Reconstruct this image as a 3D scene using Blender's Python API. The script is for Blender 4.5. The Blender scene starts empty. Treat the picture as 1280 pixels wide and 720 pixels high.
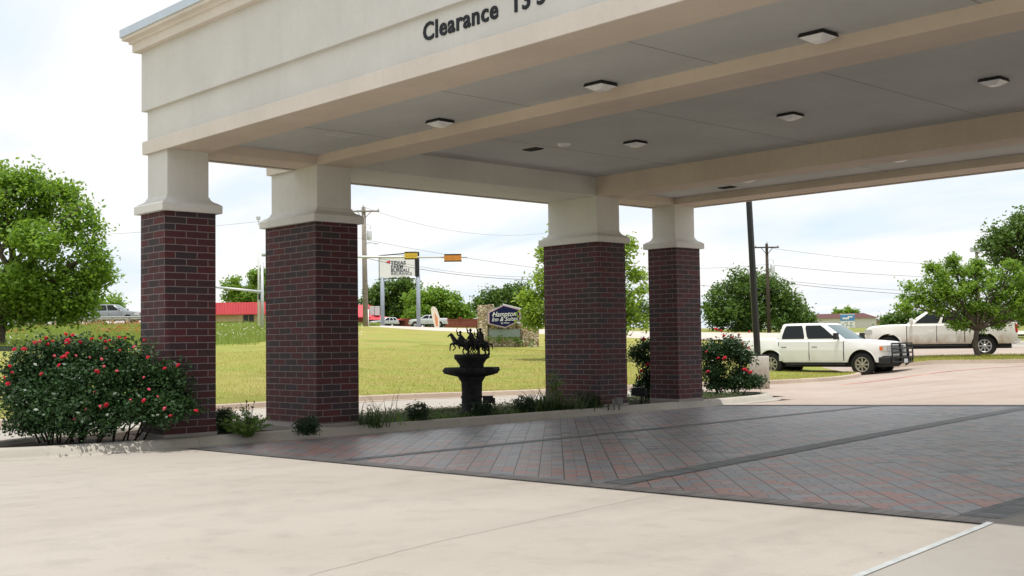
import bpy, bmesh, math, random
import numpy as np
from mathutils import Vector, Matrix, noise as mnoise
random.seed(7); rng = np.random.default_rng(7)
R = math.radians
SC = bpy.context.scene
COL = SC.collection

# ------------------------------------------------------------------ camera
FPX, CX0, CY0, CZ0, YAW, PIT, ROL = 1441.1, 15.7211, -7.6745, 1.4744, .8219, .0466, -.0134
CAM = np.array([CX0, CY0, CZ0])
fw = np.array([-math.sin(YAW)*math.cos(PIT), math.cos(YAW)*math.cos(PIT), math.sin(PIT)])
rt = np.array([math.cos(YAW), math.sin(YAW), 0.]); up0 = np.cross(rt, fw)
r2 = math.cos(ROL)*rt + math.sin(ROL)*up0; u2 = -math.sin(ROL)*rt + math.cos(ROL)*up0
cd = bpy.data.cameras.new('camera'); cam = bpy.data.objects.new('camera', cd); COL.objects.link(cam)
cd.sensor_width = 36; cd.lens = 36*FPX/1280; cd.clip_end = 6000; cd.clip_start = .05
m = Matrix.Identity(4)
for i in range(3):
    m[i][0] = r2[i]; m[i][1] = u2[i]; m[i][2] = -fw[i]; m[i][3] = CAM[i]
cam.matrix_world = m
SC.camera = cam
SC.view_settings.view_transform = 'Standard'; SC.view_settings.look = 'None'
SC.view_settings.gamma = 1; SC.view_settings.exposure = 0.22; SC.view_settings.use_curve_mapping = False

# ------------------------------------------------------------------ sun and sky
SUNV = Vector((.13, -.066, 1)).normalized()          # towards the sun
sd = bpy.data.lights.new('sun', 'SUN'); so = bpy.data.objects.new('sun', sd); COL.objects.link(so)
sd.energy = 3.3; sd.angle = R(.53); sd.color = (1, .965, .9)
so.rotation_euler = (-SUNV).to_track_quat('-Z', 'Y').to_euler()
W = bpy.data.worlds.new('World'); SC.world = W; W.use_nodes = True
nt = W.node_tree; nt.nodes.clear()
def wn(t, **k):
    n = nt.nodes.new(t)
    for a, b in k.items(): setattr(n, a, b)
    return n
sky = wn('ShaderNodeTexSky', sky_type='NISHITA', sun_disc=False)
sky.sun_elevation = math.asin(SUNV.z); sky.sun_rotation = math.atan2(SUNV.x, SUNV.y); sky.dust_density = 2.0
tc = wn('ShaderNodeTexCoord'); sep = wn('ShaderNodeSeparateXYZ'); nt.links.new(tc.outputs['Generated'], sep.inputs[0])
ad = wn('ShaderNodeMath', operation='ADD'); ad.inputs[1].default_value = .16; nt.links.new(sep.outputs['Z'], ad.inputs[0])
mx = wn('ShaderNodeMath', operation='MAXIMUM'); mx.inputs[1].default_value = .05; nt.links.new(ad.outputs[0], mx.inputs[0])
dx = wn('ShaderNodeMath', operation='DIVIDE'); nt.links.new(sep.outputs['X'], dx.inputs[0]); nt.links.new(mx.outputs[0], dx.inputs[1])
dy = wn('ShaderNodeMath', operation='DIVIDE'); nt.links.new(sep.outputs['Y'], dy.inputs[0]); nt.links.new(mx.outputs[0], dy.inputs[1])
cb = wn('ShaderNodeCombineXYZ'); nt.links.new(dx.outputs[0], cb.inputs[0]); nt.links.new(dy.outputs[0], cb.inputs[1])
mp = wn('ShaderNodeMapping'); mp.inputs['Rotation'].default_value = (0, 0, R(40)); mp.inputs['Scale'].default_value = (.55, 1.25, 1)
nt.links.new(cb.outputs[0], mp.inputs[0])
nz = wn('ShaderNodeTexNoise'); nz.inputs['Scale'].default_value = 1.1; nz.inputs['Detail'].default_value = 7; nz.inputs['Roughness'].default_value = .55; nz.inputs['Distortion'].default_value = .5
nt.links.new(mp.outputs[0], nz.inputs['Vector'])
cr = wn('ShaderNodeValToRGB'); cr.color_ramp.elements[0].position = .32; cr.color_ramp.elements[0].color = (0, 0, 0, 1)
cr.color_ramp.elements[1].position = .55; cr.color_ramp.elements[1].color = (1, 1, 1, 1)
nt.links.new(nz.outputs['Fac'], cr.inputs[0])
mixn = wn('ShaderNodeMix', data_type='RGBA'); cl = wn('ShaderNodeMix', data_type='RGBA'); nt.links.new(cr.outputs[0], cl.inputs['Factor']); cl.inputs['A'].default_value = (6.7, 8.0, 9.1, 1); cl.inputs['B'].default_value = (9.3, 9.3, 9.3, 1)
mixn.inputs['Factor'].default_value = .92
nt.links.new(sky.outputs[0], mixn.inputs['A']); nt.links.new(cl.outputs['Result'], mixn.inputs['B'])
bg = wn('ShaderNodeBackground'); bg.inputs['Strength'].default_value = .1
nt.links.new(mixn.outputs['Result'], bg.inputs['Color'])
wo = wn('ShaderNodeOutputWorld'); nt.links.new(bg.outputs[0], wo.inputs[0])

# ------------------------------------------------------------------ coordinates
Fh = np.array([-math.sin(YAW), math.cos(YAW)]); Rh = np.array([math.cos(YAW), math.sin(YAW)])
PROF = [(300, [(28, 0), (42, .52), (60, 1.35), (85, 2.35), (110, 3.7), (160, 4.2), (400, 7), (3000, 10)]),
        (650, [(33, .03), (47, .55), (70, 1.5), (100, 2.4), (150, 3.4), (300, 5), (3000, 10)]),
        (1040, [(40, 0), (46, .02), (52, .4), (80, 1.35), (150, 2.6), (300, 4), (3000, 10)]),
        (1180, [(24, 0), (36, .14), (43, .3), (47, .46), (52, .6), (80, 1.4), (150, 2.7), (300, 4), (3000, 10)])]
def interp(d, pr):
    if d <= pr[0][0]: return 0.
    for (a, za), (b, zb) in zip(pr, pr[1:]):
        if d <= b: return za + (zb-za)*(d-a)/(b-a)
    return pr[-1][1]
def gz(x, y):
    d = (x-CX0)*Fh[0] + (y-CY0)*Fh[1]; lat = (x-CX0)*Rh[0] + (y-CY0)*Rh[1]
    z = min(max(x, 0), 12)*(.0135 + .0013*min(max(y, 0), 14))
    if d < 20: return z
    u = min(max(640 + FPX*lat/d, 300), 1180)
    for (a, pa), (b, pb) in zip(PROF, PROF[1:]):
        if u <= b:
            t = (u-a)/(b-a); t = t*t*(3-2*t)
            return z*max(0, 1-(d-30)/20 if d > 30 else 1) + (1-t)*interp(d, pa) + t*interp(d, pb)
def ray(px, py): return fw + r2*(px-640)/FPX - u2*(py-360)/FPX
def hz(px): return 435.8 - .0134*px
def Wd(px, d):                       # ground point at a bearing and a distance
    p = CAM + ray(px, hz(px))*d
    return (p[0], p[1])
def P3(px, py, d):
    return Vector(CAM + ray(px, py)*d)
def G3(px, d, off=0):
    x, y = Wd(px, d); return Vector((x, y, gz(x, y)+off))

# ------------------------------------------------------------------ materials
MATS = {}
class NT:
    def __init__(s, name):
        s.m = bpy.data.materials.new(name); s.m.use_nodes = True; s.t = s.m.node_tree
        s.b = s.t.nodes['Principled BSDF']; s.out = s.t.nodes['Material Output']; MATS[name] = s.m
    def n(s, t, inp=None, **k):
        n = s.t.nodes.new(t)
        for a, b in k.items(): setattr(n, a, b)
        for a, b in (inp or {}).items():
            if isinstance(b, bpy.types.NodeSocket): s.t.links.new(b, n.inputs[a])
            else: n.inputs[a].default_value = b
        return n
    def math(s, op, a, b=None):
        n = s.t.nodes.new('ShaderNodeMath'); n.operation = op
        for i, v in enumerate((a, b)):
            if v is None: continue
            if isinstance(v, bpy.types.NodeSocket): s.t.links.new(v, n.inputs[i])
            else: n.inputs[i].default_value = v
        return n.outputs[0]
    def link(s, a, b): s.t.links.new(a, b)
    def pos(s): return s.n('ShaderNodeNewGeometry').outputs['Position']
    def obj(s): return s.n('ShaderNodeTexCoord').outputs['Object']
    def noise(s, vec, scale, detail=4, rough=.55):
        return s.n('ShaderNodeTexNoise', {'Vector': vec, 'Scale': scale, 'Detail': detail, 'Roughness': rough}).outputs['Fac']
    def ramp(s, f, *st):
        n = s.n('ShaderNodeValToRGB', {'Fac': f}); e = n.color_ramp.elements
        while len(e) < len(st): e.new(.5)
        for el, (p, c) in zip(e, st):
            el.position = p; el.color = (c if len(c) == 4 else (*c, 1)) if hasattr(c, '__len__') else (c, c, c, 1)
        return n.outputs['Color']
    def mix(s, f, a, b, mode='MIX'):
        n = s.t.nodes.new('ShaderNodeMix'); n.data_type = 'RGBA'; n.blend_type = mode
        for k, v in (('Factor', f), ('A', a), ('B', b)):
            if isinstance(v, bpy.types.NodeSocket): s.t.links.new(v, n.inputs[k])
            else: n.inputs[k].default_value = ((*v, 1) if hasattr(v, '__len__') and len(v) == 3 else v)
        return n.outputs['Result']
    def base(s, c):
        if isinstance(c, bpy.types.NodeSocket): s.link(c, s.b.inputs['Base Color'])
        else: s.b.inputs['Base Color'].default_value = (*c, 1)
    def bump(s, h, strength=.3, dist=.01):
        n = s.n('ShaderNodeBump', {'Height': h, 'Strength': strength, 'Distance': dist}); s.link(n.outputs[0], s.b.inputs['Normal'])
    def rough(s, v, spec=.5, metal=0):
        s.b.inputs['Roughness'].default_value = v; s.b.inputs['Specular IOR Level'].default_value = spec; s.b.inputs['Metallic'].default_value = metal
def plain(name, c, rough=.6, spec=.4, metal=0, var=.12, scale=6, bump=0):
    if name in MATS: return MATS[name]
    n = NT(name); o = n.obj(); f = n.noise(o, scale)
    lo = tuple(x*(1-var) for x in c); hi = tuple(min(1, x*(1+var)) for x in c)
    n.base(n.ramp(f, (.3, lo), (.7, hi))); n.rough(rough, spec, metal)
    if bump: n.bump(n.noise(o, scale*12), bump, .004)
    return n.m

# stucco
def stucco(name, c):
    n = NT(name); o = n.pos()
    a = n.noise(o, .7, 5); b = n.noise(o, 14, 5, .7)
    col = n.mix(n.ramp(a, (.35, 0.), (.68, 1.)), tuple(x*.88 for x in c), c)
    col = n.mix(n.math('MULTIPLY', n.ramp(b, (.42, 0.), (.72, 1.)), .22), col, tuple(x*.72 for x in c))
    stv = n.noise(n.n('ShaderNodeMapping', {'Vector': o, 'Scale': (5, 5, .35)}).outputs[0], 1.2, 4); col = n.mix(n.math('MULTIPLY', n.ramp(stv, (.5, 0.), (.75, 1.)), .13), col, tuple(x*.68 for x in c))
    n.base(col); n.rough(.9, .2); n.bump(n.noise(o, 160, 3, .7), .35, .004); return n.m
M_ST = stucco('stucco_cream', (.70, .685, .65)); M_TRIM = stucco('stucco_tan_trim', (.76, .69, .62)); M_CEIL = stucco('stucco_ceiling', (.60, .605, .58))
M_BEAM = stucco('stucco_tan_beam', (.70, .595, .495))
# brick (uv in metres)
def brickmat():
    n = NT('dark_red_brick'); uv = n.n('ShaderNodeUVMap').outputs[0]; uv = n.mix(.010, uv, n.n('ShaderNodeTexNoise', {'Vector': uv, 'Scale': 9., 'Detail': 3.}).outputs['Color'])
    bt = n.n('ShaderNodeTexBrick', {'Vector': uv, 'Color1': (0, 0, 0, 1), 'Color2': (1, 1, 1, 1), 'Mortar': (.5, .5, .5, 1), 'Scale': 1., 'Mortar Size': .0068,
             'Mortar Smooth': .15, 'Bias': 0., 'Brick Width': .345, 'Row Height': .1016}, offset=.5)
    rnd = n.ramp(bt.outputs['Color'], (0, (.028, .017, .022)), (.2, (.030, .024, .030)), (.38, (.060, .011, .015)), (.62, (.098, .014, .018)), (.8, (.042, .013, .018)), (1, (.078, .014, .018)))
    p = n.pos(); v = n.noise(p, 26, 5, .7)
    col = n.mix(n.ramp(v, (.35, 0.), (.7, .55)), rnd, (.05, .025, .028))
    big = n.noise(p, 1.6, 3); col = n.mix(n.math('MULTIPLY', big, .08), col, (.16, .13, .13))
    mort = n.mix(n.noise(p, 9), (.25, .205, .20), (.15, .12, .125))
    n.base(n.mix(bt.outputs['Fac'], col, mort)); n.rough(.72, .35)
    h = n.math('SUBTRACT', n.math('MULTIPLY', v, .25), bt.outputs['Fac']); n.bump(h, .8, .008); return n.m
M_BR = brickmat()
def concrete(name, c, c2, joints=None, stain=.25, scale=1.):
    n = NT(name); p = n.pos()
    a = n.noise(p, .35*scale, 5); b = n.noise(p, 3*scale, 6, .65); f = n.noise(p, 60, 4, .75)
    col = n.mix(n.ramp(a, (.35, 0.), (.65, 1.)), c, c2)
    col = n.mix(n.math('MULTIPLY', n.ramp(b, (.5, 0.), (.78, 1.)), stain), col, tuple(x*.55 for x in c))
    col = n.mix(n.math('MULTIPLY', n.ramp(f, (.3, 1.), (.62, 0.)), .22), col, tuple(x*.62 for x in c))
    # faint tyre-rubbed streaks along the drive
    mpn = n.n('ShaderNodeMapping', {'Vector': p, 'Scale': (1.1, .09, 1), 'Rotation': (0, 0, R(28))}).outputs[0]
    s = n.noise(mpn, 1.3, 4); col = n.mix(n.math('MULTIPLY', n.ramp(s, (.50, 0.), (.70, 1.)), .30), col, tuple(x*.66 for x in c))
    vor = n.n('ShaderNodeTexVoronoi', {'Vector': p, 'Scale': 1.7}).outputs['Distance']       # small dark spots
    col = n.mix(n.math('MULTIPLY', n.math('LESS_THAN', vor, .022), .5), col, (.12, .1, .08))
    wv = n.n('ShaderNodeTexVoronoi', {'Vector': n.mix(.06, p, n.n('ShaderNodeTexNoise', {'Vector': p, 'Scale': 1.5, 'Detail': 5.}).outputs['Color']), 'Scale': .33}, feature='DISTANCE_TO_EDGE').outputs['Distance']
    msk = n.ramp(n.noise(p, .28), (.5, 0.), (.56, 1.))
    col = n.mix(n.math('MULTIPLY', n.math('MULTIPLY', n.math('LESS_THAN', wv, .0010), msk), .0), col, tuple(x*.3 for x in c))
    if joints: 
        sx = n.n('ShaderNodeSeparateXYZ', {'Vector': p})
        for out, per, off in joints:
            fr = n.math('FRACT', n.math('DIVIDE', n.math('ADD', sx.outputs[out], off), per))
            e = n.math('LESS_THAN', n.math('ABSOLUTE', n.math('SUBTRACT', fr, .5)), .006/per)
            col = n.mix(n.math('MULTIPLY', e, .55), col, tuple(x*.35 for x in c))
    n.base(col); n.rough(.85, .3); n.bump(n.math('ADD', f, n.math('MULTIPLY', b, .6)), .3, .004); return n.m
M_CON = concrete('drive_concrete', (.36, .325, .285), (.40, .365, .325), stain=.35)
M_LOT = concrete('parking_concrete', (.37, .295, .245), (.415, .345, .295), stain=.35)
M_CURB = concrete('curb_concrete', (.38, .35, .30), (.44, .405, .355), stain=.45, scale=2, joints=(('Y', 3.05, 1.1),))
M_WALK = concrete('walk_concrete', (.30, .275, .25), (.34, .315, .285))
M_PED = concrete('pedestal_concrete', (.5, .46, .39), (.58, .54, .47), stain=.5, scale=3)
M_STREET = concrete('street_concrete', (.5, .43, .37), (.58, .52, .46))
def pavers():
    n = NT('paver_blocks'); p = n.n('ShaderNodeMapping', {'Vector': n.pos(), 'Rotation': (0, 0, R(-45))}).outputs[0]
    s = n.n('ShaderNodeSeparateXYZ', {'Vector': p}); SW, RH = .262, .15
    u = n.math('DIVIDE', s.outputs['X'], SW); v0 = n.math('DIVIDE', s.outputs['Y'], RH)
    iu = n.math('FLOOR', u); fu = n.math('FRACT', u)
    ho = n.n('ShaderNodeTexWhiteNoise', {'W': iu}, noise_dimensions='1D').outputs['Value']
    v = n.math('ADD', v0, n.math('MULTIPLY', n.math('FRACT', n.math('MULTIPLY', iu, .5)), 1.)); iv = n.math('FLOOR', v); fv = n.math('FRACT', v)
    par = n.math('FRACT', n.math('MULTIPLY', n.math('ADD', iv, iu), .5))             # 0 or .5
    half = n.math('GREATER_THAN', par, .25)
    fu2 = n.math('FRACT', n.math('MULTIPLY', fu, 2)); sub = n.math('FLOOR', n.math('MULTIPLY', fu, 2))
    duf = n.math('MULTIPLY', n.math('MINIMUM', fu, n.math('SUBTRACT', 1, fu)), SW)
    duh = n.math('MULTIPLY', n.math('MINIMUM', fu2, n.math('SUBTRACT', 1, fu2)), SW/2)
    du = n.mix(half, duf, duh); dv = n.math('MULTIPLY', n.math('MINIMUM', fv, n.math('SUBTRACT', 1, fv)), RH)
    sdu = n.n('ShaderNodeSeparateColor', {'Color': du}).outputs[0]
    j1 = n.math('LESS_THAN', duf, .0062); j2 = n.math('LESS_THAN', sdu, .0042); j3 = n.math('LESS_THAN', dv, .0026)
    joint = n.math('MAXIMUM', j1, n.math('MAXIMUM', n.math('MULTIPLY', j2, .85), n.math('MULTIPLY', j3, .6)))
    idv = n.n('ShaderNodeCombineXYZ', {'X': iu, 'Y': iv, 'Z': n.math('MULTIPLY', sub, half)}).outputs[0]
    wnz = n.n('ShaderNodeTexWhiteNoise', {'Vector': idv}).outputs['Value']
    g = n.noise(n.pos(), .33, 4)
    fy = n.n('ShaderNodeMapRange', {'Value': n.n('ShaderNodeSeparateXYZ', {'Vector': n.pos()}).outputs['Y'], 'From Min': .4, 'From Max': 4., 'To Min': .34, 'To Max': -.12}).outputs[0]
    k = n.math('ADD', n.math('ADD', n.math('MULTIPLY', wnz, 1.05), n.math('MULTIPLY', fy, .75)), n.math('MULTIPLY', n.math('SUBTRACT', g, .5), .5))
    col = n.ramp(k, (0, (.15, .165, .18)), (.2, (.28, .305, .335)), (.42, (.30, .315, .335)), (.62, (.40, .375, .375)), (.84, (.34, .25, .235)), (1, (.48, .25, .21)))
    col = n.mix(n.ramp(n.noise(n.pos(), 30, 4, .7), (.35, .35), (.6, 0.)), col, (.10, .08, .075))
    n.base(n.mix(joint, col, (.04, .035, .035))); n.rough(.42, .6)
    n.bump(n.math('SUBTRACT', n.math('MULTIPLY', n.noise(n.pos(), 40), .3), joint), .6, .006); return n.m
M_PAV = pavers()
def bandmat(name, c, wx, wy, rot=0):
    n = NT(name); p = n.pos()
    bt = n.n('ShaderNodeTexBrick', {'Vector': p, 'Color1': (0, 0, 0, 1), 'Color2': (1, 1, 1, 1), 'Mortar': (.5, .5, .5, 1), 'Scale': 1., 'Mortar Size': .003, 'Brick Width': wx, 'Row Height': wy, 'Bias': 0.}, offset=0.)
    col = n.mix(bt.outputs['Color'], tuple(x*.75 for x in c), tuple(x*1.25 for x in c)); col = n.mix(n.math('MULTIPLY', n.noise(p, 20, 5), .4), col, tuple(x*.6 for x in c))
    n.base(n.mix(bt.outputs['Fac'], col, (.03, .03, .03))); n.rough(.55, .5); n.bump(n.math('SUBTRACT', 0, bt.outputs['Fac']), .5, .004); return n.m
M_BAND = bandmat('charcoal_paver_band', (.185, .195, .20), .20, .105); M_BAND2 = bandmat('grey_paver_border', (.30, .27, .255), .105, .24)
def grass(name, a, b, c, s=1., dry=(.30, .25, .08)):
    n = NT(name); p = n.pos()
    f1 = n.noise(p, .16*s, 5); f2 = n.noise(n.n('ShaderNodeMapping', {'Vector': p, 'Scale': (1, 1, 1)}).outputs[0], 1.3*s, 6, .7); f3 = n.noise(p, 22, 5, .8)
    col = n.mix(n.ramp(f1, (.38, 0.), (.62, 1.)), a, b); col = n.mix(n.ramp(f2, (.40, 0.), (.68, .9)), col, dry); col = n.mix(n.ramp(n.noise(p, .45*s, 5), (.5, 0.), (.7, .7)), col, dry)
    col = n.mix(n.ramp(n.noise(p, .75*s, 3), (.62, 0.), (.70, .7)), col, (.40, .22, .13)); col = n.mix(n.ramp(n.noise(p, .24*s, 6, .7), (.52, 0.), (.62, .55)), col, tuple(x*.62 for x in a)); col = n.mix(n.ramp(f3, (.3, .6), (.6, 0.)), col, c)
    n.base(col); n.rough(.9, .15); n.bump(n.math('ADD', f3, f2), .9, .06); return n.m
M_LAWN = grass('lawn_grass', (.29, .35, .062), (.36, .345, .085), (.16, .20, .04), 1.0, (.42, .32, .12))
M_WILD = grass('wild_grass_ground', (.20, .27, .055), (.28, .30, .07), (.09, .14, .03), 2.0, (.34, .27, .10))
M_SOIL = plain('mulch_soil', (.045, .035, .027), .95, .1, var=.5, scale=25, bump=.8)
def leafmat(name, c1, c2, trans=.35, rough=.5):
    n = NT(name); g = n.n('ShaderNodeNewGeometry'); rnd = g.outputs['Random Per Island']
    col = n.mix(rnd, c1, c2); col = n.mix(n.ramp(n.noise(g.outputs['Position'], .8), (.35, 0.), (.7, .6)), col, tuple(x*.7 for x in c1))
    n.base(col); n.rough(rough, .35)
    t = n.n('ShaderNodeBsdfTranslucent', {'Color': n.mix(.4, col, (c2[0]*1.5, c2[1]*1.4, c2[2]*.6))})
    ms = n.n('ShaderNodeMixShader', {0: trans}); n.link(n.b.outputs[0], ms.inputs[1]); n.link(t.outputs[0], ms.inputs[2]); n.link(ms.outputs[0], n.out.inputs[0]); return n.m
L_OAK = leafmat('oak_leaves', (.13, .26, .035), (.27, .42, .06), .45); L_BRIGHT = leafmat('bright_leaves', (.19, .31, .04), (.33, .46, .08), .45)
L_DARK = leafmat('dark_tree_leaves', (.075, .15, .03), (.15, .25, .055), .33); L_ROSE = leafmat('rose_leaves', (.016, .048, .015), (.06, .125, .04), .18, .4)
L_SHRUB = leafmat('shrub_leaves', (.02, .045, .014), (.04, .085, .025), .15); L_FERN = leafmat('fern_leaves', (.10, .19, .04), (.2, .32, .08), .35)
L_GRASS = leafmat('blade_leaves', (.05, .09, .03), (.12, .18, .06), .25); L_WILD = leafmat('wild_blades', (.19, .30, .05), (.36, .42, .12), .4)
L_LAWNB = leafmat('lawn_blades', (.27, .32, .06), (.46, .43, .13), .4)
M_BARK = plain('bark', (.10, .08, .065), .9, .1, var=.4, scale=9, bump=.6)
M_BARKL = plain('bark_light', (.2, .17, .14), .9, .1, var=.3, scale=9, bump=.6)
M_POLEW = plain('weathered_pole_wood', (.27, .235, .205), .9, .1, var=.25, scale=7, bump=.4); M_POLED = plain('dark_pole_wood', (.07, .055, .045), .9, .1, var=.3, scale=7, bump=.4)
M_BLACKM = plain('black_painted_metal', (.009, .011, .012), .4, .4); M_BLACKP = plain('black_plastic', (.02, .02, .022), .6, .4)
M_RUB = plain('tyre_rubber', (.028, .027, .026), .85, .2, var=.3); M_CHR = plain('chrome', (.75, .75, .76), .15, .5, 1.0, var=.02)
M_ALLOY = plain('tan_alloy', (.42, .39, .30), .4, .5, .5); M_ALLOYS = plain('silver_alloy', (.6, .6, .6), .35, .5, .7)
M_GALV = plain('galvanised_steel', (.58, .6, .62), .5, .5, .4); M_GREYP = plain('grey_post_paint', (.27, .31, .36), .5, .4)
M_WHITEP = plain('white_paint', (.78, .78, .76), .5, .4, var=.05); M_LENS = plain('white_lens', (.88, .88, .87), .3, .5, var=.08, scale=14)
M_LETTER = plain('grey_letters', (.025, .028, .034), .7, .2); M_COPE = plain('metal_coping', (.52, .585, .65), .35, .5, .3, var=.05)
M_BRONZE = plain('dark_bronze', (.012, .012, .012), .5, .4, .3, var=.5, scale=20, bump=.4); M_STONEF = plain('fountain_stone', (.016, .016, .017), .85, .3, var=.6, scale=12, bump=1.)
M_RED = plain('rose_red', (.55, .012, .035), .55, .3, var=.35, scale=40); M_PINK = plain('rose_pink', (.75, .12, .17), .55, .3, var=.3, scale=40)
M_WOODT = plain('stem_wood', (.07, .05, .035), .9, .1)
def glassm(name, c, r=.08):
    n = NT(name); n.base(c); n.rough(r, .3); return n.m
M_GLASS = glassm('tinted_car_glass', (.012, .014, .015)); M_GLASSB = glassm('windscreen_glass', (.10, .15, .16), .04)
M_LAMPC = glassm('headlamp_glass', (.55, .55, .52), .15); M_AMB = plain('amber_lens', (.8, .16, .02), .3); M_TAIL = plain('red_lens', (.6, .02, .02), .25)
def carpaint(name, c, dirt=0., dc=(.42, .30, .19)):
    n = NT(name); o = n.obj(); s = n.n('ShaderNodeSeparateXYZ', {'Vector': o})
    f = n.math('ADD', n.math('SUBTRACT', 1.0, s.outputs['Z']), n.math('MULTIPLY', n.noise(n.n('ShaderNodeMapping', {'Vector': o, 'Scale': (1.6, 1.6, .9)}).outputs[0], 2.2, 5), .9))
    k = n.math('MULTIPLY', n.ramp(f, (.55, 0.), (1.1, 1.)), dirt)
    n.base(n.mix(k, c, dc)); n.rough(.32, .5); n.b.inputs['Coat Weight'].default_value = .5 if dirt < .3 else .15; n.b.inputs['Coat Roughness'].default_value = .06; return n.m
P_GMC = carpaint('white_truck_paint', (.82, .81, .79), .26, (.46, .41, .30)); P_RAM = carpaint('muddy_white_paint', (.82, .79, .75), .85, (.46, .33, .21))
P_GREY = carpaint('grey_truck_paint', (.22, .24, .26), .15); P_SILV = carpaint('silver_car_paint', (.55, .57, .6), .05); P_WHT = carpaint('white_car_paint', (.8, .8, .8), .03); P_BLUE = carpaint('blue_car_paint', (.1, .16, .26), .02)

# ------------------------------------------------------------------ mesh helpers
class MB:
    def __init__(s): s.v = []; s.f = []; s.mi = []; s.sm = []
    def add(s, vs, fs, mi=0, sm=False):
        o = len(s.v); s.v += [tuple(v) for v in vs]
        for f in fs: s.f.append(tuple(i+o for i in f)); s.mi.append(mi); s.sm.append(sm)
    def box(s, x0, x1, y0, y1, z0, z1, mi=0, M=None):
        vs = [(x0, y0, z0), (x1, y0, z0), (x1, y1, z0), (x0, y1, z0), (x0, y0, z1), (x1, y0, z1), (x1, y1, z1), (x0, y1, z1)]
        if M: vs = [tuple(M @ Vector(v)) for v in vs]
        s.add(vs, [(0, 3, 2, 1), (4, 5, 6, 7), (0, 1, 5, 4), (1, 2, 6, 5), (2, 3, 7, 6), (3, 0, 4, 7)], mi)
    def tube(s, pts, rad, n=8, mi=0, cap=True):
        pts = [Vector(p) for p in pts]; rad = rad if hasattr(rad, '__len__') else [rad]*len(pts); rings = []; o = len(s.v)
        prev = None
        for i, p in enumerate(pts):
            t = (pts[min(i+1, len(pts)-1)] - pts[max(i-1, 0)]).normalized()
            if prev is None: a = t.orthogonal().normalized()
            else: a = (prev - t*prev.dot(t)); a = a.normalized() if a.length > 1e-6 else t.orthogonal().normalized()
            prev = a; b = t.cross(a)
            for k in range(n):
                an = 2*math.pi*k/n; s.v.append(tuple(p + (a*math.cos(an)+b*math.sin(an))*rad[i]))
        for i in range(len(pts)-1):
            for k in range(n):
                q = (k+1) % n; s.f.append((o+i*n+k, o+i*n+q, o+(i+1)*n+q, o+(i+1)*n+k)); s.mi.append(mi); s.sm.append(True)
        if cap:
            s.f.append(tuple(o+k for k in reversed(range(n)))); s.mi.append(mi); s.sm.append(False)
            s.f.append(tuple(o+(len(pts)-1)*n+k for k in range(n))); s.mi.append(mi); s.sm.append(False)
    def lathe(s, prof, n=24, axis='z', c=(0, 0, 0), mi=0, wob=None):
        o = len(s.v)
        for j, (r, h) in enumerate(prof):
            for k in range(n):
                a = 2*math.pi*k/n; rr = r*(1+(wob(a, j) if wob else 0)); x, y = rr*math.cos(a), rr*math.sin(a)
                s.v.append((c[0]+x, c[1]+y, c[2]+h) if axis == 'z' else (c[0]+x, c[1]+h, c[2]+y))
        for j in range(len(prof)-1):
            for k in range(n):
                q = (k+1) % n; f = (o+j*n+k, o+j*n+q, o+(j+1)*n+q, o+(j+1)*n+k)
                s.f.append(f if axis == 'z' else f[::-1]); s.mi.append(mi); s.sm.append(True)
    def ell(s, c, r, mi=0, n=10, m=7, M=None):
        vs = []; fs = []
        for j in range(m+1):
            t = math.pi*j/m
            for k in range(n):
                a = 2*math.pi*k/n; v = Vector((r[0]*math.sin(t)*math.cos(a), r[1]*math.sin(t)*math.sin(a), r[2]*math.cos(t)))
                if M: v = M @ v
                vs.append(tuple(v+Vector(c)))
        for j in range(m):
            for k in range(n): q = (k+1) % n; fs.append((j*n+k, (j+1)*n+k, (j+1)*n+q, j*n+q))
        s.add(vs, fs, mi, True)
    def prism(s, poly, h0, h1, ax='y', mi=0):        # polygon in the xz plane extruded along y (or xy along z)
        n = len(poly)
        f = (lambda p, h: (p[0], h, p[1])) if ax == 'y' else (lambda p, h: (p[0], p[1], h)) if ax == 'z' else (lambda p, h: (h, p[0], p[1]))
        vs = [f(p, h0) for p in poly] + [f(p, h1) for p in poly]
        s.add(vs, [tuple(range(n)), tuple(reversed(range(n, 2*n)))] + [(i, i+n, (i+1) % n+n, (i+1) % n) for i in range(n)], mi)
    def build(s, name, mats, parent=None, bevel=0, seg=2, ang=40):
        me = bpy.data.meshes.new(name); me.from_pydata(s.v, [], s.f)
        for mt in (mats if isinstance(mats, (list, tuple)) else [mats]): me.materials.append(mt)
        me.polygons.foreach_set('material_index', s.mi); me.polygons.foreach_set('use_smooth', s.sm)
        b = bmesh.new(); b.from_mesh(me); bmesh.ops.recalc_face_normals(b, faces=b.faces); b.to_mesh(me); b.free()
        o = bpy.data.objects.new(name, me); COL.objects.link(o); o.parent = parent
        if bevel:
            md = o.modifiers.new('bevel', 'BEVEL'); md.width = bevel; md.segments = seg; md.limit_method = 'ANGLE'; md.angle_limit = R(ang); md.harden_normals = False
        return o
def tag(o, label=None, cat=None, group=None, kind=None):
    for k, v in (('label', label), ('category', cat), ('group', group), ('kind', kind)):
        if v: o[k] = v
    return o
def thing(name, loc, label, cat, rz=0, group=None):
    o = bpy.data.objects.new(name, None); COL.objects.link(o); o.location = loc; o.rotation_euler = (0, 0, rz); o.empty_display_size = .2
    return tag(o, label, cat, group)
def copy_tree(o, parent=None):
    c = o.copy(); COL.objects.link(c); c.parent = parent
    for ch in [q for q in COL.objects if q.parent == o]: copy_tree(ch, c)
    return c
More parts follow.
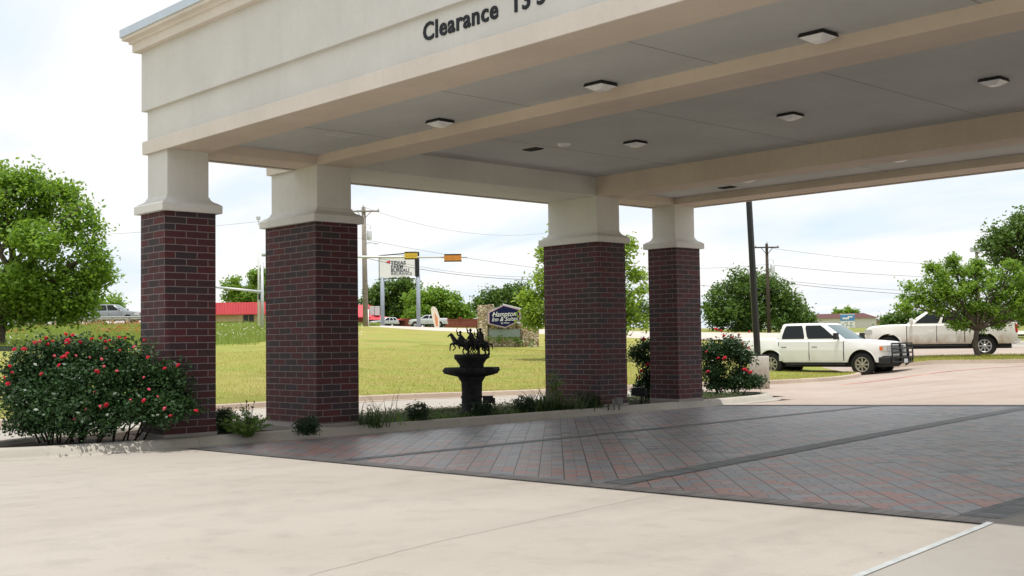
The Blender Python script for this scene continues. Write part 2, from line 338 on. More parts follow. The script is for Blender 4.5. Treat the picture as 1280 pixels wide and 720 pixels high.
def fastmesh(name, V, F, mat, parent=None, smooth=False):
    me = bpy.data.meshes.new(name); V = np.asarray(V, np.float32); F = np.asarray(F, np.int32); k = F.shape[1]
    me.vertices.add(len(V)); me.vertices.foreach_set('co', V.ravel())
    me.loops.add(F.size); me.loops.foreach_set('vertex_index', F.ravel())
    me.polygons.add(len(F)); me.polygons.foreach_set('loop_start', np.arange(len(F), dtype=np.int32)*k); me.polygons.foreach_set('loop_total', np.full(len(F), k, np.int32))
    me.update(); me.validate(); me.materials.append(mat)
    o = bpy.data.objects.new(name, me); COL.objects.link(o); o.parent = parent; return o
def leaf_arrays(C, size, aspect=.6, upb=.35, jit=.4):
    N = len(C); d = rng.normal(size=(N, 3)); d[:, 2] *= .7; d /= np.linalg.norm(d, axis=1)[:, None]
    nn = rng.normal(size=(N, 3)); nn[:, 2] = np.abs(nn[:, 2])+upb; w = np.cross(d, nn); w /= np.linalg.norm(w, axis=1)[:, None]+1e-9
    nn = np.cross(d, w); sz = size*(1+jit*rng.uniform(-1, 1, N))[:, None]
    a = C-d*sz*.5; b = C+w*sz*aspect*.5 + nn*sz*.1; c = C+d*sz*.5; e = C-w*sz*aspect*.5 + nn*sz*.1
    V = np.stack([a, b, c, e], 1).reshape(-1, 3); F = np.arange(4*N).reshape(-1, 4); return V, F
def leaves(name, C, size, mat, parent=None, **k):
    V, F = leaf_arrays(np.asarray(C), size, **k); return fastmesh(name, V, F, mat, parent)
def blob_points(blobs, density, clump, per, shell=.35, flat=.75):
    out = []
    for (c, r) in blobs:
        r = np.asarray(r); nC = max(4, int(density*(r[0]*r[1]+r[1]*r[2]+r[0]*r[2])/3))
        d = rng.normal(size=(nC, 3)); d /= np.linalg.norm(d, axis=1)[:, None]
        k = (1-shell*rng.random(nC)**1.3)
        k *= 1+.16*np.sin(d[:, 0]*5.1+c[0])*np.cos(d[:, 1]*4.3+c[1]) + .10*rng.normal(size=nC)
        cc = np.asarray(c)+d*k[:, None]*r
        n = rng.integers(int(per*.5), int(per*1.5)+1, nC); idx = np.repeat(np.arange(nC), n)
        pts = cc[idx]+rng.normal(size=(len(idx), 3))*clump*np.array([1, 1, flat])*(.7+.6*rng.random(nC))[idx][:, None]; out.append(pts)
    return np.concatenate(out)
def limb_pts(a, b, wig, n=5):
    a = Vector(a); b = Vector(b); L = (b-a).length; out = []
    for i in range(n+1):
        t = i/n; p = a.lerp(b, t); s = math.sin(math.pi*t)
        out.append(p+Vector((random.gauss(0, wig)*L*s, random.gauss(0, wig)*L*s, random.gauss(0, wig)*L*.5*s + .06*L*s)))
    return out
def tree(name, label, cat, base, blobs, trunk_r, leaf, mat, dens, clump, per, group=None, fork=.45, bark=M_BARK, shell=.55, twigs=2):
    dens *= 2.4; leaf *= 1.1; nb = []
    for c, r in blobs:
        nb.append((c, tuple(q*.74 for q in r)))
        for _ in range(5):
            d_ = Vector((random.gauss(0, 1), random.gauss(0, 1), random.gauss(.15, .8))).normalized(); k_ = random.uniform(.26, .44)
            nb.append(((c[0]+d_.x*r[0]*.8, c[1]+d_.y*r[1]*.8, c[2]+d_.z*r[2]*.8), tuple(q*k_ for q in r)))
    lb = nb
    t = thing(name, base, label, cat, group=group); base = Vector(base)
    top = sum((Vector(c) for c, r in blobs), Vector())/len(blobs); mb = MB()
    fk = base.lerp(Vector((top.x*.4+base.x*.6, top.y*.4+base.y*.6, top.z)), fork)
    tp = [base-Vector((0, 0, .2)), base+(fk-base)*.12, base.lerp(fk, .5)+Vector((random.gauss(0, trunk_r*.4), random.gauss(0, trunk_r*.4), 0)), fk]
    mb.tube([p-base for p in tp], [trunk_r*1.5, trunk_r*1.1, trunk_r, trunk_r*.85], 12)
    for c, r in blobs:
        c = Vector(c); lp = limb_pts(fk, c, .05); mb.tube([p-base for p in lp], list(np.linspace(trunk_r*.55, trunk_r*.12, len(lp))), 7)
        for _ in range(twigs):
            d = Vector((random.gauss(0, 1), random.gauss(0, 1), random.gauss(.2, .7))).normalized(); e = c+Vector((d.x*r[0], d.y*r[1], d.z*r[2]))*.85
            lp2 = limb_pts(lp[3], e, .06, 4); mb.tube([p-base for p in lp2], list(np.linspace(trunk_r*.2, trunk_r*.04, len(lp2))), 5)
    mb.build('trunk', bark, t)
    pts = blob_points(lb, dens, clump*.8, per, shell)-np.array(base)
    leaves('crown', pts, leaf, mat, t); return t
def poly_sheet(name, poly, zf, mat, cell=2., parent=None, thick=0):
    b = bmesh.new(); f = b.faces.new([b.verts.new((x, y, 0)) for x, y in poly]); bmesh.ops.triangulate(b, faces=[f])
    xs = [p[0] for p in poly]; ys = [p[1] for p in poly]
    for ax, lo, hi in ((0, min(xs), max(xs)), (1, min(ys), max(ys))):
        k = math.ceil(lo/cell)*cell
        while k < hi:
            co = [0, 0, 0]; no = [0, 0, 0]; co[ax] = k; no[ax] = 1
            bmesh.ops.bisect_plane(b, geom=b.verts[:]+b.edges[:]+b.faces[:], plane_co=co, plane_no=no, dist=1e-5); k += cell
    bmesh.ops.remove_doubles(b, verts=b.verts, dist=1e-4)
    for v in b.verts: v.co.z = zf(v.co.x, v.co.y)
    bmesh.ops.recalc_face_normals(b, faces=b.faces)
    for f in b.faces:
        if f.normal.z < 0: f.normal_flip()
    me = bpy.data.meshes.new(name); b.to_mesh(me); b.free(); me.materials.append(mat)
    o = bpy.data.objects.new(name, me); COL.objects.link(o); o.parent = parent; return o
def smooth_poly(pts, it=2, closed=True):
    for _ in range(it):
        q = []; n = len(pts)
        rngi = range(n if closed else n-1)
        if not closed: q.append(pts[0])
        for i in rngi:
            a = pts[i]; b = pts[(i+1) % n]; q += [(a[0]*.75+b[0]*.25, a[1]*.75+b[1]*.25), (a[0]*.25+b[0]*.75, a[1]*.25+b[1]*.75)]
        if not closed: q.append(pts[-1])
        pts = q
    return pts
def resample(pts, step, closed):
    out = []; n = len(pts)
    for i in range(n if closed else n-1):
        a = pts[i]; b = pts[(i+1) % n]; L = math.hypot(b[0]-a[0], b[1]-a[1]); k = max(1, int(L/step))
        for j in range(k): out.append((a[0]+(b[0]-a[0])*j/k, a[1]+(b[1]-a[1])*j/k))
    if not closed: out.append(pts[-1])
    return out
def sweep(mb, path, prof, closed=True, zf=None, mi=0, side=1, sm=False):
    n = len(path); rings = []; o = len(mb.v); m = len(prof)
    for i in range(n):
        p = Vector(path[i]); a = Vector(path[i-1]) if (closed or i) else None; b = Vector(path[(i+1) % n]) if (closed or i < n-1) else None
        d1 = (p-a).normalized() if a is not None else (b-p).normalized(); d2 = (b-p).normalized() if b is not None else d1
        n1 = Vector((d1.y, -d1.x)); n2 = Vector((d2.y, -d2.x)); nn = (n1+n2).normalized(); k = 1/max(.35, nn.dot(n1))
        z0 = zf(p.x, p.y) if zf else 0
        for (q, z) in prof: mb.v.append((p.x+nn.x*q*k*side, p.y+nn.y*q*k*side, z+z0))
    for i in range(n if closed else n-1):
        j = (i+1) % n
        for k in range(m-1): mb.f.append((o+i*m+k, o+j*m+k, o+j*m+k+1, o+i*m+k+1)); mb.mi.append(mi); mb.sm.append(sm)

# ------------------------------------------------------------------ ground
def ground():
    rs = [0, 2, 4, 6] + list(np.arange(8, 64, 2.)) + list(np.arange(64, 160, 4.)) + [170, 185, 205, 230, 260, 300, 360, 440, 560, 750, 1000, 1500, 2200, 3200, 4500]
    na = 360; V = []; F = []
    for r in rs:
        for k in range(na):
            a = 2*math.pi*k/na; x = CX0+r*math.cos(a); y = CY0+r*math.sin(a)
            V.append((x, y, gz(x, y)-.07))
    for i in range(len(rs)-1):
        for k in range(na):
            q = (k+1) % na; F.append((i*na+k, (i+1)*na+k, (i+1)*na+q, i*na+q))
    o = fastmesh('ground', V, F, M_WILD); tag(o, kind='structure')
ground()
con = [(32, -45), (32, 20), Wd(1900, 50), Wd(1500, 60), Wd(1180, 60), Wd(1140, 79), Wd(900, 76), Wd(905, 45), (-12, 27), (-12, -45)]
tag(poly_sheet('concrete_drive', con, lambda x, y: gz(x, y), M_CON, 1.), kind='structure')
# pavers under the canopy
PY0, PY1, PX0, PX1 = .42, 13.2, .36, 12.06
def ps(name, poly, off, mat): tag(poly_sheet(name, poly, lambda x, y: gz(x, y)+off, mat, 1.), kind='structure')
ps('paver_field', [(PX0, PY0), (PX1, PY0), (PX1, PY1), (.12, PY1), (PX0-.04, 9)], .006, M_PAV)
ps('paver_border', [(PX0, PY0-.24), (PX1, PY0-.24), (PX1, PY0), (PX0+.2, PY0)], .010, M_BAND2)
for x0, x1, x2 in ((3.9, 4.12, 3.9), (8.2, 8.5, 6.9), (11.72, PX1, 11.72)): ps('paver_band', [(x0, PY0+.01), (x1, PY0+.01), (x2+x1-x0, PY1-.32), (x2, PY1-.32)], .011, M_BAND)
ps('paver_edge_band', [(.15, PY1-.3), (PX1, PY1-.3), (PX1, PY1), (.15, PY1)], .016, M_BAND)
ps('entrance_walk', [(15.95, -30), (26, -30), (26, 16), (12.07, 16), (12.09, .2)], .022, M_WALK)
ps('parking_lot', [(30, 13.22), (30, 20), Wd(1900, 50), Wd(1500, 60), Wd(1180, 60), Wd(1140, 79), Wd(900, 76), Wd(905, 45), (-9, 27), (-6, 17.6), (0, 17.2), (.4, 13.22)], .007, M_LOT)
ps('walk_edge_line', [(15.92, -30), (15.98, -30), (12.11, .19), (12.06, .19)], .027, plain('pale_joint_line', (.40, .42, .42), .7, .3, var=.15, scale=8))
ck = MB(); pp_ = resample([(9.95, -3.95), (9.6, -2.7), (9.35, -1.2), (9.15, .1)], .1, False)
pp_ = [(x+random.gauss(0, .005), y+random.gauss(0, .005)) for x, y in pp_]; sweep(ck, pp_, [(-.003, .004), (.003, .004)], False, zf=gz); tag(ck.build('pavement_crack', plain('crack_dark', (.30, .265, .235), .95)), kind='structure')
# island with the columns
ISL = [(-.42, -2.6), (.0, -2.0), (.2, -1.0), (.24, 0), (.26, 3.5), (.24, 7), (.16, 11), (-.02, 14.4), (-.4, 15.9), (-1.25, 16.5), (-2.1, 16.3), (-2.6, 15.3), (-2.9, 13), (-2.9, 1.6), (-2.35, -.4), (-1.65, -1.75), (-1.15, -2.5), (-.9, -2.7)]
ISL = smooth_poly(ISL, 2)
def offs(poly, q):
    out = []; n = len(poly)
    for i in range(n):
        p = Vector(poly[i]); d1 = (p-Vector(poly[i-1])).normalized(); d2 = (Vector(poly[(i+1) % n])-p).normalized(); nn = (Vector((d1.y, -d1.x))+Vector((d2.y, -d2.x))).normalized(); out.append((p.x+nn.x*q, p.y+nn.y*q))
    return out
CURBP = [(-.15, .05), (-.145, .135), (-.12, .153), (-.02, .15), (.03, .125), (.07, .045), (.10, .012), (.26, .007), (.26, -.06)]
mb = MB(); sweep(mb, ISL, CURBP, True, mi=0, sm=True); tag(mb.build('island_curb', M_CURB), kind='structure')
tag(poly_sheet('island_soil', offs(ISL, -.15), lambda x, y: .10+.03*math.sin(x*3)*math.cos(y*2.1), M_SOIL, .5), kind='structure')
# lawn and its curb
LF = [(-5.6, -60), (-5.9, -14), (-6.3, -3), (-7.0, 1), (-8.0, 4.5), (-8.35, 7.5), (-8.1, 11), (-7.4, 15), (-6.2, 19), (-5.3, 23), (-5.7, 28), (-6.4, 30.3), (-7.6, 31.4)]
LFs = smooth_poly(LF, 2, False)
def lz(o): return lambda x, y: gz(x, y)+o
back = [Wd(1062, 43.6), Wd(1000, 44.8), Wd(935, 46.6), Wd(905, 50), Wd(900, 72), Wd(800, 74), Wd(650, 85), Wd(500, 97), Wd(440, 103), Wd(400, 72), Wd(300, 62), Wd(150, 58.5), Wd(0, 57), Wd(-300, 55), Wd(-900, 60), (-50, -60)]
tag(poly_sheet('lawn', LFs+back, lz(.125), M_LAWN, 2.), kind='structure')
mb = MB(); sweep(mb, resample(LFs+[Wd(1062, 43.6), Wd(1000, 44.8), Wd(935, 46.6)], 1., False), [(-.16, .04), (-.15, .14), (0, .14), (.03, .12), (.06, .01), (.3, .006), (.3, -.05)], False, zf=gz, side=1)
tag(mb.build('lawn_curb', concrete('lawn_curb_concrete', (.42, .33, .26), (.5, .41, .33), stain=.5, scale=2)), kind='structure')
mb = MB(); zz = [Wd(a, 61.5) for a in (-900, -300, 0)]; sweep(mb, resample([Wd(-900, 66), Wd(-300, 58.5), Wd(0, 58.3), Wd(18, 58.4)], 2, False), [(-.1, -.1), (-.1, .33), (.1, .33), (.1, -.1)], False, zf=gz)
tag(mb.build('verge_ditch', plain('dark_drain', (.06, .08, .05), .9)), kind='structure')
# island with the parking-lot tree
TI = smooth_poly([Wd(1082, 45.9), Wd(1150, 45.3), Wd(1250, 45.0), Wd(1340, 45.2), Wd(1352, 47), Wd(1335, 48.6), Wd(1250, 48.5), Wd(1150, 48.6), Wd(1085, 48.2)], 2)
tag(poly_sheet('parking_island_grass', offs(TI, -.12) if False else TI, lz(.13), M_LAWN, 1.), kind='structure')
def ccw(p): return p if sum(p[i-1][0]*p[i][1]-p[i][0]*p[i-1][1] for i in range(len(p))) > 0 else p[::-1]
mb = MB(); sweep(mb, ccw(TI), [(-.1, .05), (-.1, .145), (.1, .145), (.14, .0), (.14, -.1)], True, zf=gz); tag(mb.build('parking_island_curb', MATS['lawn_curb_concrete']), kind='structure')
# far street and highway
ST = [Wd(430, 103), Wd(500, 98.5), Wd(650, 86), Wd(800, 75.5), Wd(900, 77), Wd(1000, 80), Wd(1140, 84), Wd(1300, 84), Wd(1700, 80), Wd(1700, 96), Wd(1300, 100), Wd(1140, 106), Wd(1000, 110), Wd(800, 101), Wd(650, 112), Wd(500, 126), Wd(430, 130)]
tag(poly_sheet('street', ST, lz(.05), M_STREET, 4.), kind='structure')
HW = [Wd(-900, 107), Wd(-200, 108), Wd(100, 109), Wd(260, 110.5), Wd(420, 112), Wd(420, 128), Wd(100, 128), Wd(-900, 128)]
tag(poly_sheet('highway', HW, lz(.05), M_STREET, 4.), kind='structure')

# ------------------------------------------------------------------ canopy
EE = .0737; BW = .814; YC = [0, 2.588, 9.2235, 11.6795]; WX = [.781, 1.544, 1.544, .781]; ZB0, ZB1, ZS = .2, 3.45, 4.38; XM = 14.3
can = thing('entrance_canopy', (0, 0, 0), 'large cream stucco drive-through canopy on brick columns with clearance lettering', 'canopy')
def column(x0, x1, y0, y1, plx=0):
    w, d = x1-x0, y1-y0
    b = MB(); per = [(x0, y0), (x1, y0), (x1, y1), (x0, y1)]
    me = bpy.data.meshes.new('column'); bm = bmesh.new(); uvl = bm.loops.layers.uv.new('UVMap'); u = 0.06+.69*round(x0*7+y0*3); vo_ = .2032*round(y0*5+x0*3)
    for i in range(4):
        a = per[i]; c = per[(i+1) % 4]; L = math.hypot(c[0]-a[0], c[1]-a[1])
        f = bm.faces.new([bm.verts.new(v) for v in ((*a, ZB0), (*c, ZB0), (*c, ZB1), (*a, ZB1))])
        for lp, uvv in zip(f.loops, ((u, vo_), (u+L, vo_), (u+L, 3.251+vo_), (u, 3.251+vo_))): lp[uvl].uv = uvv
        u += L
    bm.to_mesh(me); bm.free(); me.materials.append(M_BR); o = bpy.data.objects.new('column', me); COL.objects.link(o); o.parent = can
    s = MB(); s.box(x0+EE, x1-EE, y0+EE, y1-EE, ZB1+.2, ZS+.004); s.build('stucco_neck', M_ST, o, .006)
    cp = MB(); pr = [(-.05, ZB1-.001), (.072, ZB1), (.075, ZB1+.012), (.075, ZB1+.115), (.062, ZB1+.125), (.03, ZB1+.15), (-.02, ZB1+.175), (-.05, ZB1+.205), (-.066, ZB1+.245), (-EE, ZB1+.25)]
    sweep(cp, per, pr, True); cp.build('capital', M_ST, o)
    p = MB(); p.box(x0-.02, x1+.012, y0-.02-plx, y1+.02, .0, ZB0+.001); p.build('plinth', M_WALK, o, .01); return o
for i, y in enumerate(YC):
    column(EE-WX[i], EE, y, y+BW, .45 if i == 1 else 0); column(XM-EE, XM-EE+WX[i], y, y+BW)
yb = [(YC[i]+EE, YC[i]+BW-EE) for i in range(4)]; XO, XI = EE-WX[0]+EE, EE-WX[1]+EE       # outer faces: end bays, middle bay
def beam(x0, x1, y0, y1, z0=ZS, z1=5.2, name='beam', mat=None): b = MB(); b.box(x0, x1, y0, y1, z0, z1); return b.build(name, mat or M_BEAM, can, .006)
beam(XO, XM-XO, *yb[0]); beam(XI, XM-XI, *yb[1]); beam(XI, XM-XI, *yb[2]); beam(XO, XM-XO, *yb[3])
for s in (0, 1):
    fx = lambda a, b: (a, b) if s == 0 else (XM-b, XM-a)
    beam(*fx(XO, 0), yb[0][1], yb[1][0], name='side_beam', mat=M_BEAM); beam(*fx(XI, 0), yb[1][1], yb[2][0], name='side_beam', mat=M_ST); beam(*fx(XO, 0), yb[2][1], yb[3][0], name='side_beam', mat=M_BEAM)
M_JOINT = plain('ceiling_joint_dark', (.2, .19, .18), .9)  # dark colour of the thin strips marking the ceiling joints
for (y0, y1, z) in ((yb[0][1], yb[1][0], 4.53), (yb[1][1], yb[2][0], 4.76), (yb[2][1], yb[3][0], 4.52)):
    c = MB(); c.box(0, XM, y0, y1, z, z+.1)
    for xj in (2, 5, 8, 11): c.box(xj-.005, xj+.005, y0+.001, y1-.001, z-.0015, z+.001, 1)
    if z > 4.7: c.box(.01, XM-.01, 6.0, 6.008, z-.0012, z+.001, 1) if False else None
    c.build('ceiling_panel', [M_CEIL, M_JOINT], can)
PLAN = [(XO, EE), (XM-XO, EE), (XM-XO, yb[1][0]), (XM-XI, yb[1][0]), (XM-XI, yb[2][1]), (XM-XO, yb[2][1]), (XM-XO, yb[3][1]), (XO, yb[3][1]), (XO, yb[2][1]), (XI, yb[2][1]), (XI, yb[1][0]), (XO, yb[1][0])]
def band(name, pr, mat, bev=.004): b = MB(); sweep(b, PLAN, pr, True); return b.build(name, mat, can, bev)
band('soffit_trim', [(.003, 4.372), (.03, 4.372), (.03, 4.358), (.06, 4.358), (.063, 4.545), (.05, 4.558), (.003, 4.562)], M_TRIM)
band('fascia', [(.004, 4.55), (.004, 5.02), (.02, 5.018), (.07, 5.012), (.07, 5.93), (-.1, 5.93)], M_ST)
band('cornice', [(.05, 5.918), (.17, 5.918), (.172, 6.03), (.18, 6.038), (.21, 6.045), (.212, 6.078), (.235, 6.09), (.285, 6.10), (.29, 6.154), (.2, 6.156)], M_TRIM)
band('metal_coping', [(.285, 6.148), (.31, 6.146), (.312, 6.27), (-.25, 6.275), (-.25, 6.0)], M_COPE)
b = MB(); b.box(XO+.01, XM-XO-.01, EE+.02, yb[3][1]-.02, 6.02, 6.12); b.box(XI+.01, XO+.01, yb[1][0]+.02, yb[2][1]-.02, 6.02, 6.12); b.box(XM-XO-.01, XM-XI-.01, yb[1][0]+.02, yb[2][1]-.02, 6.02, 6.12); b.build('flat_roof', plain('roof_membrane', (.5, .5, .48), .9), can)
def text(name, body, size, mat, parent, Mx, ext=.01, off=0., shear=0, align='LEFT', space=1., sx=1):
    cu = bpy.data.curves.new(name, 'FONT'); cu.body = body; cu.size = size; cu.extrude = ext; cu.offset = off; cu.shear = shear; cu.align_x = align; cu.space_character = space; cu.resolution_u = 3
    t = bpy.data.objects.new(name, cu); COL.objects.link(t); dg = bpy.context.evaluated_depsgraph_get(); dg.update()
    me = bpy.data.meshes.new_from_object(t.evaluated_get(dg)); bpy.data.objects.remove(t); me.transform(Mx @ Matrix.Diagonal((sx, 1, 1, 1))); me.materials.clear(); me.materials.append(mat)
    o = bpy.data.objects.new(name, me); COL.objects.link(o); o.parent = parent; return o
for tx0, body in ((6.03, 'Clearance'), (7.44, "13'"), (7.80, '5"')):
    text('lettering', body, .272, M_LETTER, can, Matrix.Translation((tx0, EE-.010, 4.742)) @ Matrix.Rotation(R(90), 4, 'X'), .006, .006, space=1.1)
for i in range(4): pass

# ceiling lights
def ceil_light(x, y, z, label, proto=None):
    if proto: o = copy_tree(proto); o.location = (x, y, z); o['label'] = label; return o
    o = thing('ceiling_light', (x, y, z), label, 'light', 0, group='square lights under the canopy')
    h = MB(); s = .15
    h.add([(-s, -s, -.04), (s, -s, -.04), (s, s, -.04), (-s, s, -.04), (-s*.9, -s*.9, 0), (s*.9, -s*.9, 0), (s*.9, s*.9, 0), (-s*.9, s*.9, 0)], [(0, 1, 5, 4), (1, 2, 6, 5), (2, 3, 7, 6), (3, 0, 4, 7), (4, 5, 6, 7), (3, 2, 1, 0)])
    h.build('housing', M_BLACKP, o, .006)
    l = MB(); t = s*.96; l.add([(-t, -t, -.042), (t, -t, -.042), (t, t, -.042), (-t, t, -.042), (-.06, -.06, -.092), (.06, -.06, -.092), (.06, .06, -.092), (-.06, .06, -.092)], [(0, 4, 5, 1), (1, 5, 6, 2), (2, 6, 7, 3), (3, 7, 4, 0), (4, 7, 6, 5), (0, 1, 2, 3)])
    l.build('diffuser', M_LENS, o, .01); return o
pl = None
for lab, x, y, z in (('square canopy light nearest the first brick column in the front ceiling bay', 3.55, 2.33, 4.53), ('square canopy light below the lettering in the middle of the front bay', 6.52, 2.36, 4.53), ('large nearest square canopy light at top right of the front bay', 9.45, 2.4, 4.53),
                     ('square canopy light in the wide middle bay closest to the inner columns', 3.25, 6.75, 4.76), ('second square light of the middle bay, between two ceiling joints', 6.23, 6.77, 4.76), ('square light of the middle bay at the right edge of the picture', 9.22, 6.85, 4.76),
                     ('slim canopy light in the rear bay nearer the far columns', 2.9, 10.36, 4.52), ('slim canopy light in the rear bay further right', 6.0, 10.34, 4.52)):
    pl_ = ceil_light(x, y, z, lab, pl); pl = pl or pl_
d = MB(); d.lathe([(0, -.035), (.09, -.035), (.115, -.012), (.12, 0), (0, 0)], 20); o = d.build('ceiling_speaker', M_LENS); o.location = (2.35, 5.98, 4.76); tag(o, 'small round white disc on the middle bay ceiling beside a dark vent', 'speaker')
def vent(x, y, z, lab, sx, sy, mat, nm='ceiling_vent', fr=M_BLACKP):
    o = thing(nm, (x, y, z), lab, 'vent'); a = MB(); a.box(-sx, sx, -sy, sy, -.012, .0); a.build('frame', fr, o, .003)
    s = MB()
    for k in range(5): yy = -sy*.8+k*sy*.4; s.box(-sx*.85, sx*.85, yy-.006, yy+.006, -.022, -.010)
    s.build('louvre', mat, o); return o
vent(1.66, 5.93, 4.76, 'dark slotted vent in the middle bay ceiling left of the round disc', .17, .1, M_BLACKP)
vent(1.8, 11.2, 4.52, 'dark slotted vent in the rear bay ceiling above the far columns', .17, .1, M_BLACKP)
vent(1.85, 1.88, 4.53, 'cream square access panel in the front bay ceiling', .19, .19, M_CEIL, 'ceiling_access_panel', M_CEIL)

# ------------------------------------------------------------------ light pole on concrete base
lp = G3(948, 33.6); pole = thing('parking_lamp_post', lp, 'tall black lamp post leaning slightly on a round concrete pedestal behind roses', 'lamp post')
b = MB(); b.lathe([(0, 0), (.29, 0), (.29, .93), (.275, .955), (0, .955)], 28); b.build('pedestal', M_PED, pole)
tl = math.tan(R(1.9)); pv = Vector((-rt[0]*tl, -rt[1]*tl, 1))
b = MB(); b.tube([Vector((-.04, 0, .955)), Vector((-.04, 0, .955))+pv*8.3], [.10, .088], 4); b.build('shaft', M_BLACKM, pole, .01)
b = MB(); b.box(-.2, .13, -.17, .17, .955, 1.0); b.build('base_plate', M_BLACKM, pole, .008)
b = MB(); tp = pv*8.3+Vector((0, 0, .95)); b.box(tp.x-.5, tp.x+.5, tp.y-.22, tp.y+.22, tp.z, tp.z+.15); b.build('lamp_head', M_BLACKM, pole, .02)

# ------------------------------------------------------------------ fountain with riders
fb = G3(589, 21.9); fb.z = .10
fo = thing('stone_fountain', fb, 'dark tiered stone fountain in silhouette topped by a sculpture of riders on horses', 'fountain', YAW)
def wb(a, j): return .05*math.sin(a*7+j*1.3)+.03*math.sin(a*13+j)+.02*math.sin(a*3)
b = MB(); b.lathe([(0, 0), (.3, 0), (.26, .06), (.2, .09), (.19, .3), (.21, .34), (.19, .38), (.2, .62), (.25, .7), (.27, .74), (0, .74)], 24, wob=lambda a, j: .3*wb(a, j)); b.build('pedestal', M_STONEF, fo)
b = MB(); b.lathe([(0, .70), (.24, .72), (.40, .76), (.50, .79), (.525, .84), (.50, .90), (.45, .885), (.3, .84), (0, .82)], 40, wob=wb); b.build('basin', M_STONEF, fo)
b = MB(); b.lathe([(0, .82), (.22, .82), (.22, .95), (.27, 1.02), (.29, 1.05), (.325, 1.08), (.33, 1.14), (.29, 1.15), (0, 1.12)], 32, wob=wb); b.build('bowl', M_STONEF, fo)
sc = MB()
def horse(cx, cy, s, rear, dirn=-1, h2=.0):
    X = lambda x, y, z: (cx+dirn*x*s, cy+y*s, 1.14+z*s)
    a = rear
    body = [(-.14, 0, .20), (-.06, 0, .22), (.04, 0, .225+a*.3), (.13, 0, .25+a*.6)]; sc.tube([X(*p) for p in body], [.062*s, .07*s, .068*s, .062*s], 8)
    sc.tube([X(.12, 0, .25+a*.6), X(.18, 0, .33+a), X(.2, 0, .38+a)], [.055*s, .042*s, .032*s], 7); sc.tube([X(.19, 0, .39+a), X(.26, 0, .34+a), X(.275, 0, .32+a)], [.026*s, .018*s, .012*s], 6)
    for yy in (-.03, .03):
        sc.tube([X(-.13, yy, .19), X(-.12-yy, yy, .12), X(-.16, yy, .06), X(-.15-yy*.5, yy, -.01)], [.04*s, .026*s, .018*s, .018*s], 6)
        sc.tube([X(.12, yy, .23+a*.5), X(.19+yy, yy, .17+a*.9), X(.17+yy*2, yy, .09+a*1.1), X(.2+yy, yy, .03+a*1.2)] if rear > .03 else [X(.12, yy, .22), X(.13+yy, yy, .12), X(.12+yy*2, yy, .06), X(.13, yy, -.01)], [.035*s, .022*s, .016*s, .016*s], 6)
    sc.tube([X(-.16, 0, .22), X(-.22, 0, .2), X(-.24, 0, .1)], [.018*s, .022*s, .008*s], 6)
    # rider
    sc.tube([X(-.01, 0, .26), X(.0, 0, .36+h2), X(.01, 0, .41+h2)], [.055*s, .058*s, .028*s], 8); sc.ell(X(.015, 0, .445+h2), (.025*s, .025*s, .03*s)); sc.ell(X(.015, 0, .462+h2), (.055*s, .055*s, .007*s)); sc.ell(X(.015, 0, .475+h2), (.025*s, .025*s, .022*s))
    sc.tube([X(.0, .0, .38+h2), X(.07, .02, .41+h2), X(.09, .02, .50+h2)], [.024*s, .02*s, .014*s], 6); sc.tube([X(.09, .02, .50+h2), X(.07, .02, .56+h2)], [.011*s, .006*s], 5)
    sc.tube([X(.0, -.03, .27), X(.05, -.06, .2), X(.03, -.06, .12)], [.024*s, .02*s, .014*s], 6); sc.tube([X(.0, .03, .27), X(.05, .06, .2), X(.03, .06, .12)], [.024*s, .02*s, .014*s], 6)
horse(-.19, -.06, .92, .05); horse(-.0, .06, .93, .0, h2=.04); horse(.19, -.04, .93, .02, h2=.05); horse(.13, .12, .85, 0)
sc.box(-.27, .3, -.16, .2, 1.11, 1.15)
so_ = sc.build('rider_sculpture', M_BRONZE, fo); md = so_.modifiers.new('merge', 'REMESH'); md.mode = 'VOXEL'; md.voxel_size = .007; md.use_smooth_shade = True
# electrical box by the fountain and flood lamp
eb = thing('outlet_box', G3(609, 22.3), 'small dark outlet box on a stake right of the fountain', 'electrical box', YAW); eb.location.z = .1
b = MB(); b.tube([(0, 0, 0), (0, 0, .22)], .018, 8); b.tube([(.05, 0, 0), (.05, 0, .2)], .014, 8); b.build('stake', M_BLACKM, eb)
b = MB(); b.box(-.1, .1, -.05, .05, .2, .34); b.box(.08, .14, -.04, .04, .18, .30); b.build('housing', M_BLACKP, eb, .01)
ob = thing('irrigation_box', (.30-.35, 9.82, .1), 'pale grey utility box with two pipes beside the third column', 'utility box', YAW)
ob.location = G3(770, 22.9); ob.location.z = .1
b = MB(); b.box(-.02, .11, -.05, .05, .10, .24); b.box(-.1, -.03, -.04, .04, .1, .21); b.build('housing', plain('weathered_grey_plastic', (.2, .21, .2), .7), ob, .008)
b = MB(); b.tube([(.04, 0, 0), (.04, 0, .11)], .02, 8); b.tube([(-.06, 0, 0), (-.06, 0, .11)], .016, 8); b.build('conduit', MATS['weathered_grey_plastic'], ob)
fl = thing('flood_lamp', G3(797, 24.6), 'black flood lamp on a short post between the two far columns', 'lamp', YAW); fl.location.z = .1
b = MB(); b.tube([(.06, 0, 0), (.06, 0, .2)], .02, 8); b.build('post', M_BLACKM, fl)
b = MB(); b.prism([(-.16, .20), (.14, .16), (.18, .30), (.12, .38), (-.15, .36)], -.1, .12); b.build('housing', M_BLACKP, fl, .015)
b = MB(); b.prism([(-.14, .22), (.12, .19), (.12, .35), (-.13, .34)], -.112, -.1); b.build('lens', M_GLASS, fl)

